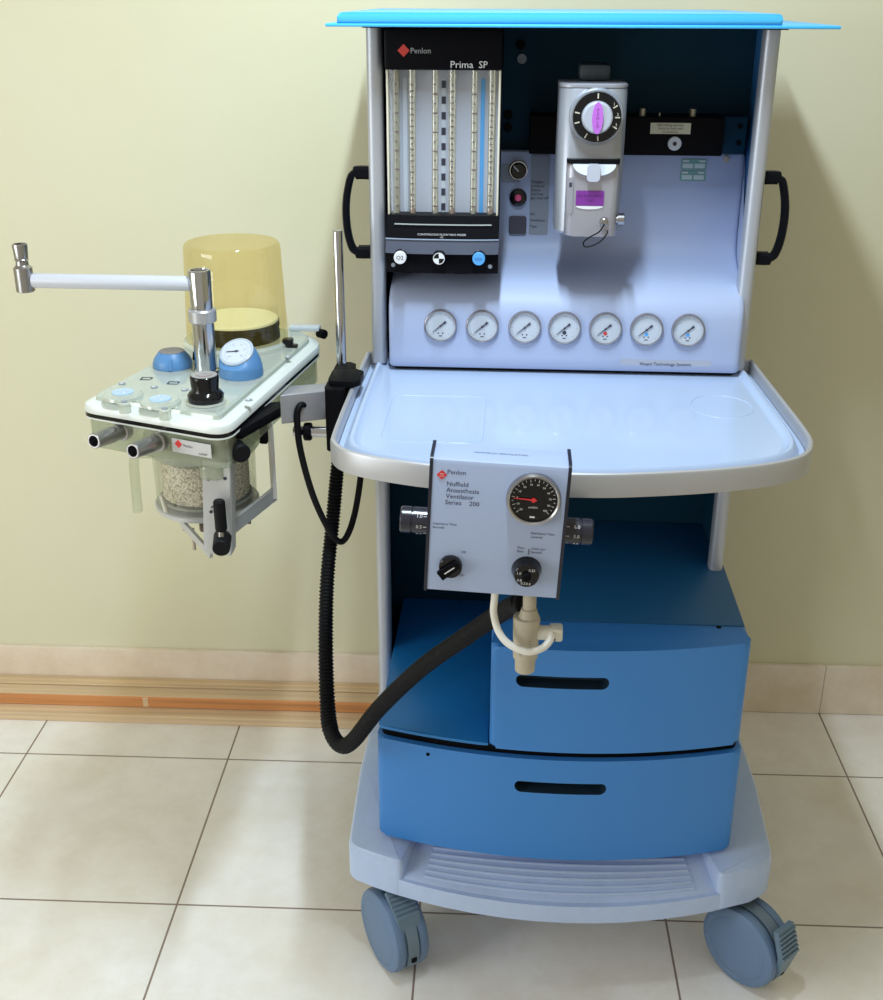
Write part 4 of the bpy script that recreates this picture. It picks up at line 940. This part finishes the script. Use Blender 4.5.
hp = spline([(-0.600, -0.205, 0.9105), (-0.620, -0.210, 0.9125), (-0.630, -0.212, 0.904), (-0.6315, -0.214, 0.870), (-0.6315, -0.216, 0.820)], 6)
mb = MB(); rings = []
for i, p in enumerate(hp):
    dv = (hp[min(i+1, len(hp)-1)] - hp[max(i-1, 0)]).normalized(); nr = Vector((dv.z, 0, -dv.x)).normalized()
    rings.append([p + nr*0.0065*a + Y*0.008*b for a, b in ((-1, -0.5), (-0.5, -1), (0.5, -1), (1, -0.5), (1, 0.5), (0.5, 1), (-0.5, 1), (-1, 0.5))])
mb.loops(rings); part(cn, 'canister_handle', mb, 'canister')
mb = MB(); mb.cyl((-0.572, -0.262, 0.842), (-0.578, -0.262, 0.868), 0.004, 0.003); part(cn, 'drain_tap', mb, 'cream_plastic')
# carrying frame
def bar(mb, a, b, w_, t_, side):
    a, b = Vector(a), Vector(b); d = (b - a).normalized(); s_ = Vector(side); s_ = (s_ - d*s_.dot(d)).normalized(); n_ = d.cross(s_)
    mb.loops([[p + s_*w_/2*i + n_*t_/2*j for i, j in ((-1, -1), (1, -1), (1, 1), (-1, 1))] for p in (a, b)])
mb = MB(); bar(mb, (-0.4745, -0.322, 0.948), (-0.4830, -0.322, 0.804), 0.040, 0.005, (1, -0.1, 0))
bar(mb, (-0.4560, -0.310, 0.948), (-0.4640, -0.310, 0.804), 0.004, 0.026, (1, 0, 0))
fs_ = part(ab, 'front_strap', mb, 'strap')
for x, z in ((-0.487, 0.922), (-0.463, 0.924), (-0.487, 0.872)):
    mb = MB(); mb.disc((x, -0.3258, z), F, 0.0024, 0.0012, 12); part(fs_, 'screw', mb, 'ink')
mb = MB(); bar(mb, (-0.4330, -0.150, 0.950), (-0.4330, -0.150, 0.822), 0.020, 0.006, (0.4, -1, 0)); bar(mb, (-0.432, -0.145, 0.826), (-0.472, -0.300, 0.831), 0.022, 0.006, (0, 0, 1))
part(ab, 'rear_strap', mb, 'strap')
mb = MB(); mb.box(-0.446, -0.434, -0.172, -0.160, 0.918, 0.948, 0.002); part(ab, 'strap_clip', mb, 'black')
mb = MB(); bar(mb, (-0.555, -0.250, 0.820), (-0.494, -0.318, 0.800), 0.012, 0.005, (0, 0, 1)); part(ab, 'brace', mb, 'strap')
mb = MB(); mb.cyl((-0.535, -0.262, 0.780), (-0.535, -0.262, 0.815), 0.0028, n=12); mb.cyl((-0.553, -0.245, 0.803), (-0.553, -0.245, 0.820), 0.0028, n=12); part(ab, 'bolt', mb, 'beige')
mb = MB(); mb.cyl((-0.523, -0.235, 0.800), (-0.523, -0.235, 0.824), 0.009); mb.cyl((-0.462, -0.225, 0.812), (-0.455, -0.225, 0.812), 0.004); part(ab, 'spring_stud', mb, mat('brown_stud', (0.12, 0.07, 0.05), 0.4))
# cam lever
mb = MB(); mb.lathe((-0.4705, -0.340, 0.897), (0.02, -0.05, -1), [(0, 0.0065), (0.003, 0.0085), (0.044, 0.0085), (0.047, 0.0065)], 20); lv = part(ab, 'cam_lever', mb, 'rubber')
mb = MB(); mb.cyl((-0.470, -0.342, 0.852), (-0.470, -0.346, 0.832), 0.0045, n=14); part(lv, 'lever_rod', mb, 'steel')
mb = MB(); mb.lathe((-0.4745, -0.318, 0.832), (0.17, -1, -0.05), [(0, 0.0115), (0.002, 0.0130), (0.040, 0.0125), (0.042, 0.0110)], 28); part(lv, 'lever_end', mb, 'rubber')
mb = MB(); mb.tube(spline([(-0.485, -0.3285, 0.880), (-0.478, -0.333, 0.884), (-0.4715, -0.338, 0.876)], 4), 0.0014, 6); part(lv, 'lever_wire', mb, 'ink')
# side knob and wedge latch
mb = MB(); mb.lathe((-0.4560, -0.290, 0.958), (0.55, -0.84, 0.0), [(0, 0.010), (0.003, 0.0135), (0.030, 0.0135), (0.033, 0.0115)], 24); part(ab, 'side_knob', mb, 'rubber')
mb = MB(); W = [(-0.466, -0.300), (-0.441, -0.305), (-0.404, -0.205), (-0.410, -0.175), (-0.424, -0.180)]
mb.prism(ccw(W), 0.974, 0.9895, 0.003, 2); part(ab, 'wedge_latch', mb, 'black')
# rear fittings
mb = MB(); mb.box(-0.448, -0.396, 0.112, 0.135, 1.0186, 1.026, 0.002); part(ab, 'rear_tab', mb, mat('pale_tab', (0.62, 0.68, 0.74), 0.3))
mb = MB(); mb.cyl((-0.398, 0.122, 1.014), (-0.386, 0.112, 1.014), 0.008); part(ab, 'rear_cap', mb, 'black')
mb = MB(); mb.box(-0.441, -0.424, 0.010, 0.030, 1.0188, 1.032, 0.003); mb.box(-0.432, -0.415, 0.008, 0.020, 1.0188, 1.024, 0.002); part(ab, 'rear_catch', mb, 'gloss_black')
# bracket to the clamp on the machine
mb = MB(); mb.prism(ccw([(-0.418, -0.135), (-0.3460, -0.105), (-0.3460, -0.065), (-0.412, -0.085)]), 0.938, 0.985, 0.002); part(ab, 'mounting_bracket', mb, mat('bracket_grey', (0.38, 0.38, 0.42), 0.4, 0.4))
mb = MB(); mb.cyl((-0.405, -0.11, 0.918), (-0.3455, -0.11, 0.918), 0.0085); sg_ = part(ab, 'spigot', mb, 'chrome')
mb = MB(); mb.lathe((-0.3880, -0.11, 0.918), X, [(0, 0.013), (0.002, 0.0145), (0.010, 0.0145), (0.012, 0.013)], 12); part(sg_, 'locking_nut', mb, 'black')
mb = MB(); mb.cyl((-0.352, -0.115, 0.960), (-0.346, -0.115, 0.960), 0.004, n=12); part(ab, 'bolt', mb, 'chrome')

# ================================================================== HOSES
hose_pts = [(-0.340, -0.070, 0.905), (-0.349, -0.080, 0.851), (-0.359, -0.090, 0.757), (-0.367, -0.120, 0.662), (-0.3665, -0.160, 0.571), (-0.3585, -0.215, 0.494), (-0.3475, -0.258, 0.462), (-0.328, -0.285, 0.4535),
            (-0.304, -0.308, 0.479), (-0.257, -0.340, 0.563), (-0.193, -0.380, 0.657), (-0.134, -0.420, 0.730), (-0.085, -0.455, 0.790), (-0.055, -0.500, 0.836), (-0.0455, -0.5075, 0.8395)]
sp = spline(hose_pts[:-1], 40)
# resample evenly and ripple the radius
L_ = [0]
for a, b in zip(sp, sp[1:]): L_.append(L_[-1] + (b - a).length)
tot = L_[-1]; step = 0.0015; pts = []; rad = []; j = 0; n = int(tot/step)
for i in range(n + 1):
    s_ = i*step
    while j < len(L_) - 2 and L_[j+1] < s_: j += 1
    f_ = (s_ - L_[j])/max(1e-9, L_[j+1] - L_[j]); pts.append(sp[j].lerp(sp[j+1], f_))
    base_r = 0.0102 + 0.0022*min(1, s_/0.5); rp = 0.0013 if s_ < 0.50 else 0.0006
    rad.append(base_r + rp*math.cos(2*PI*i/4))
hs = thing('corrugated_hose', 'black corrugated breathing hose hanging under the tray corner and looping to the ventilator', 'hose', (-0.32, -0.285, 0.44))
mb = MB(); mb.tube(pts, rad, 18); part(hs, 'hose', mb, 'rubber', angle=60)
mb = MB(); mb.lathe((-0.0580, -0.492, 0.829), (0.45, -0.6, 0.3), [(0, 0.0140), (0.016, 0.0140), (0.018, 0.012)], 24); part(hs, 'hose_end', mb, 'rubber')
cb = spline([(-0.385, -0.098, 0.936), (-0.389, -0.108, 0.955), (-0.3945, -0.120, 0.966), (-0.400, -0.128, 0.962), (-0.4025, -0.130, 0.945), (-0.3995, -0.130, 0.894), (-0.383, -0.130, 0.818), (-0.361, -0.122, 0.755), (-0.3445, -0.110, 0.7275), (-0.331, -0.100, 0.742), (-0.3205, -0.080, 0.781), (-0.313, -0.060, 0.844), (-0.310, -0.05, 0.930), (-0.309, -0.045, 0.967)], 8)
mb = MB(); mb.tube(cb, 0.0052, 14)
gt = thing('gas_tube', 'smooth thin black tube drooping in a narrow loop between absorber and tray', 'tube', (-0.345, -0.11, 0.72))
part(gt, 'tube', mb, 'rubber')

bpy.context.view_layer.update()
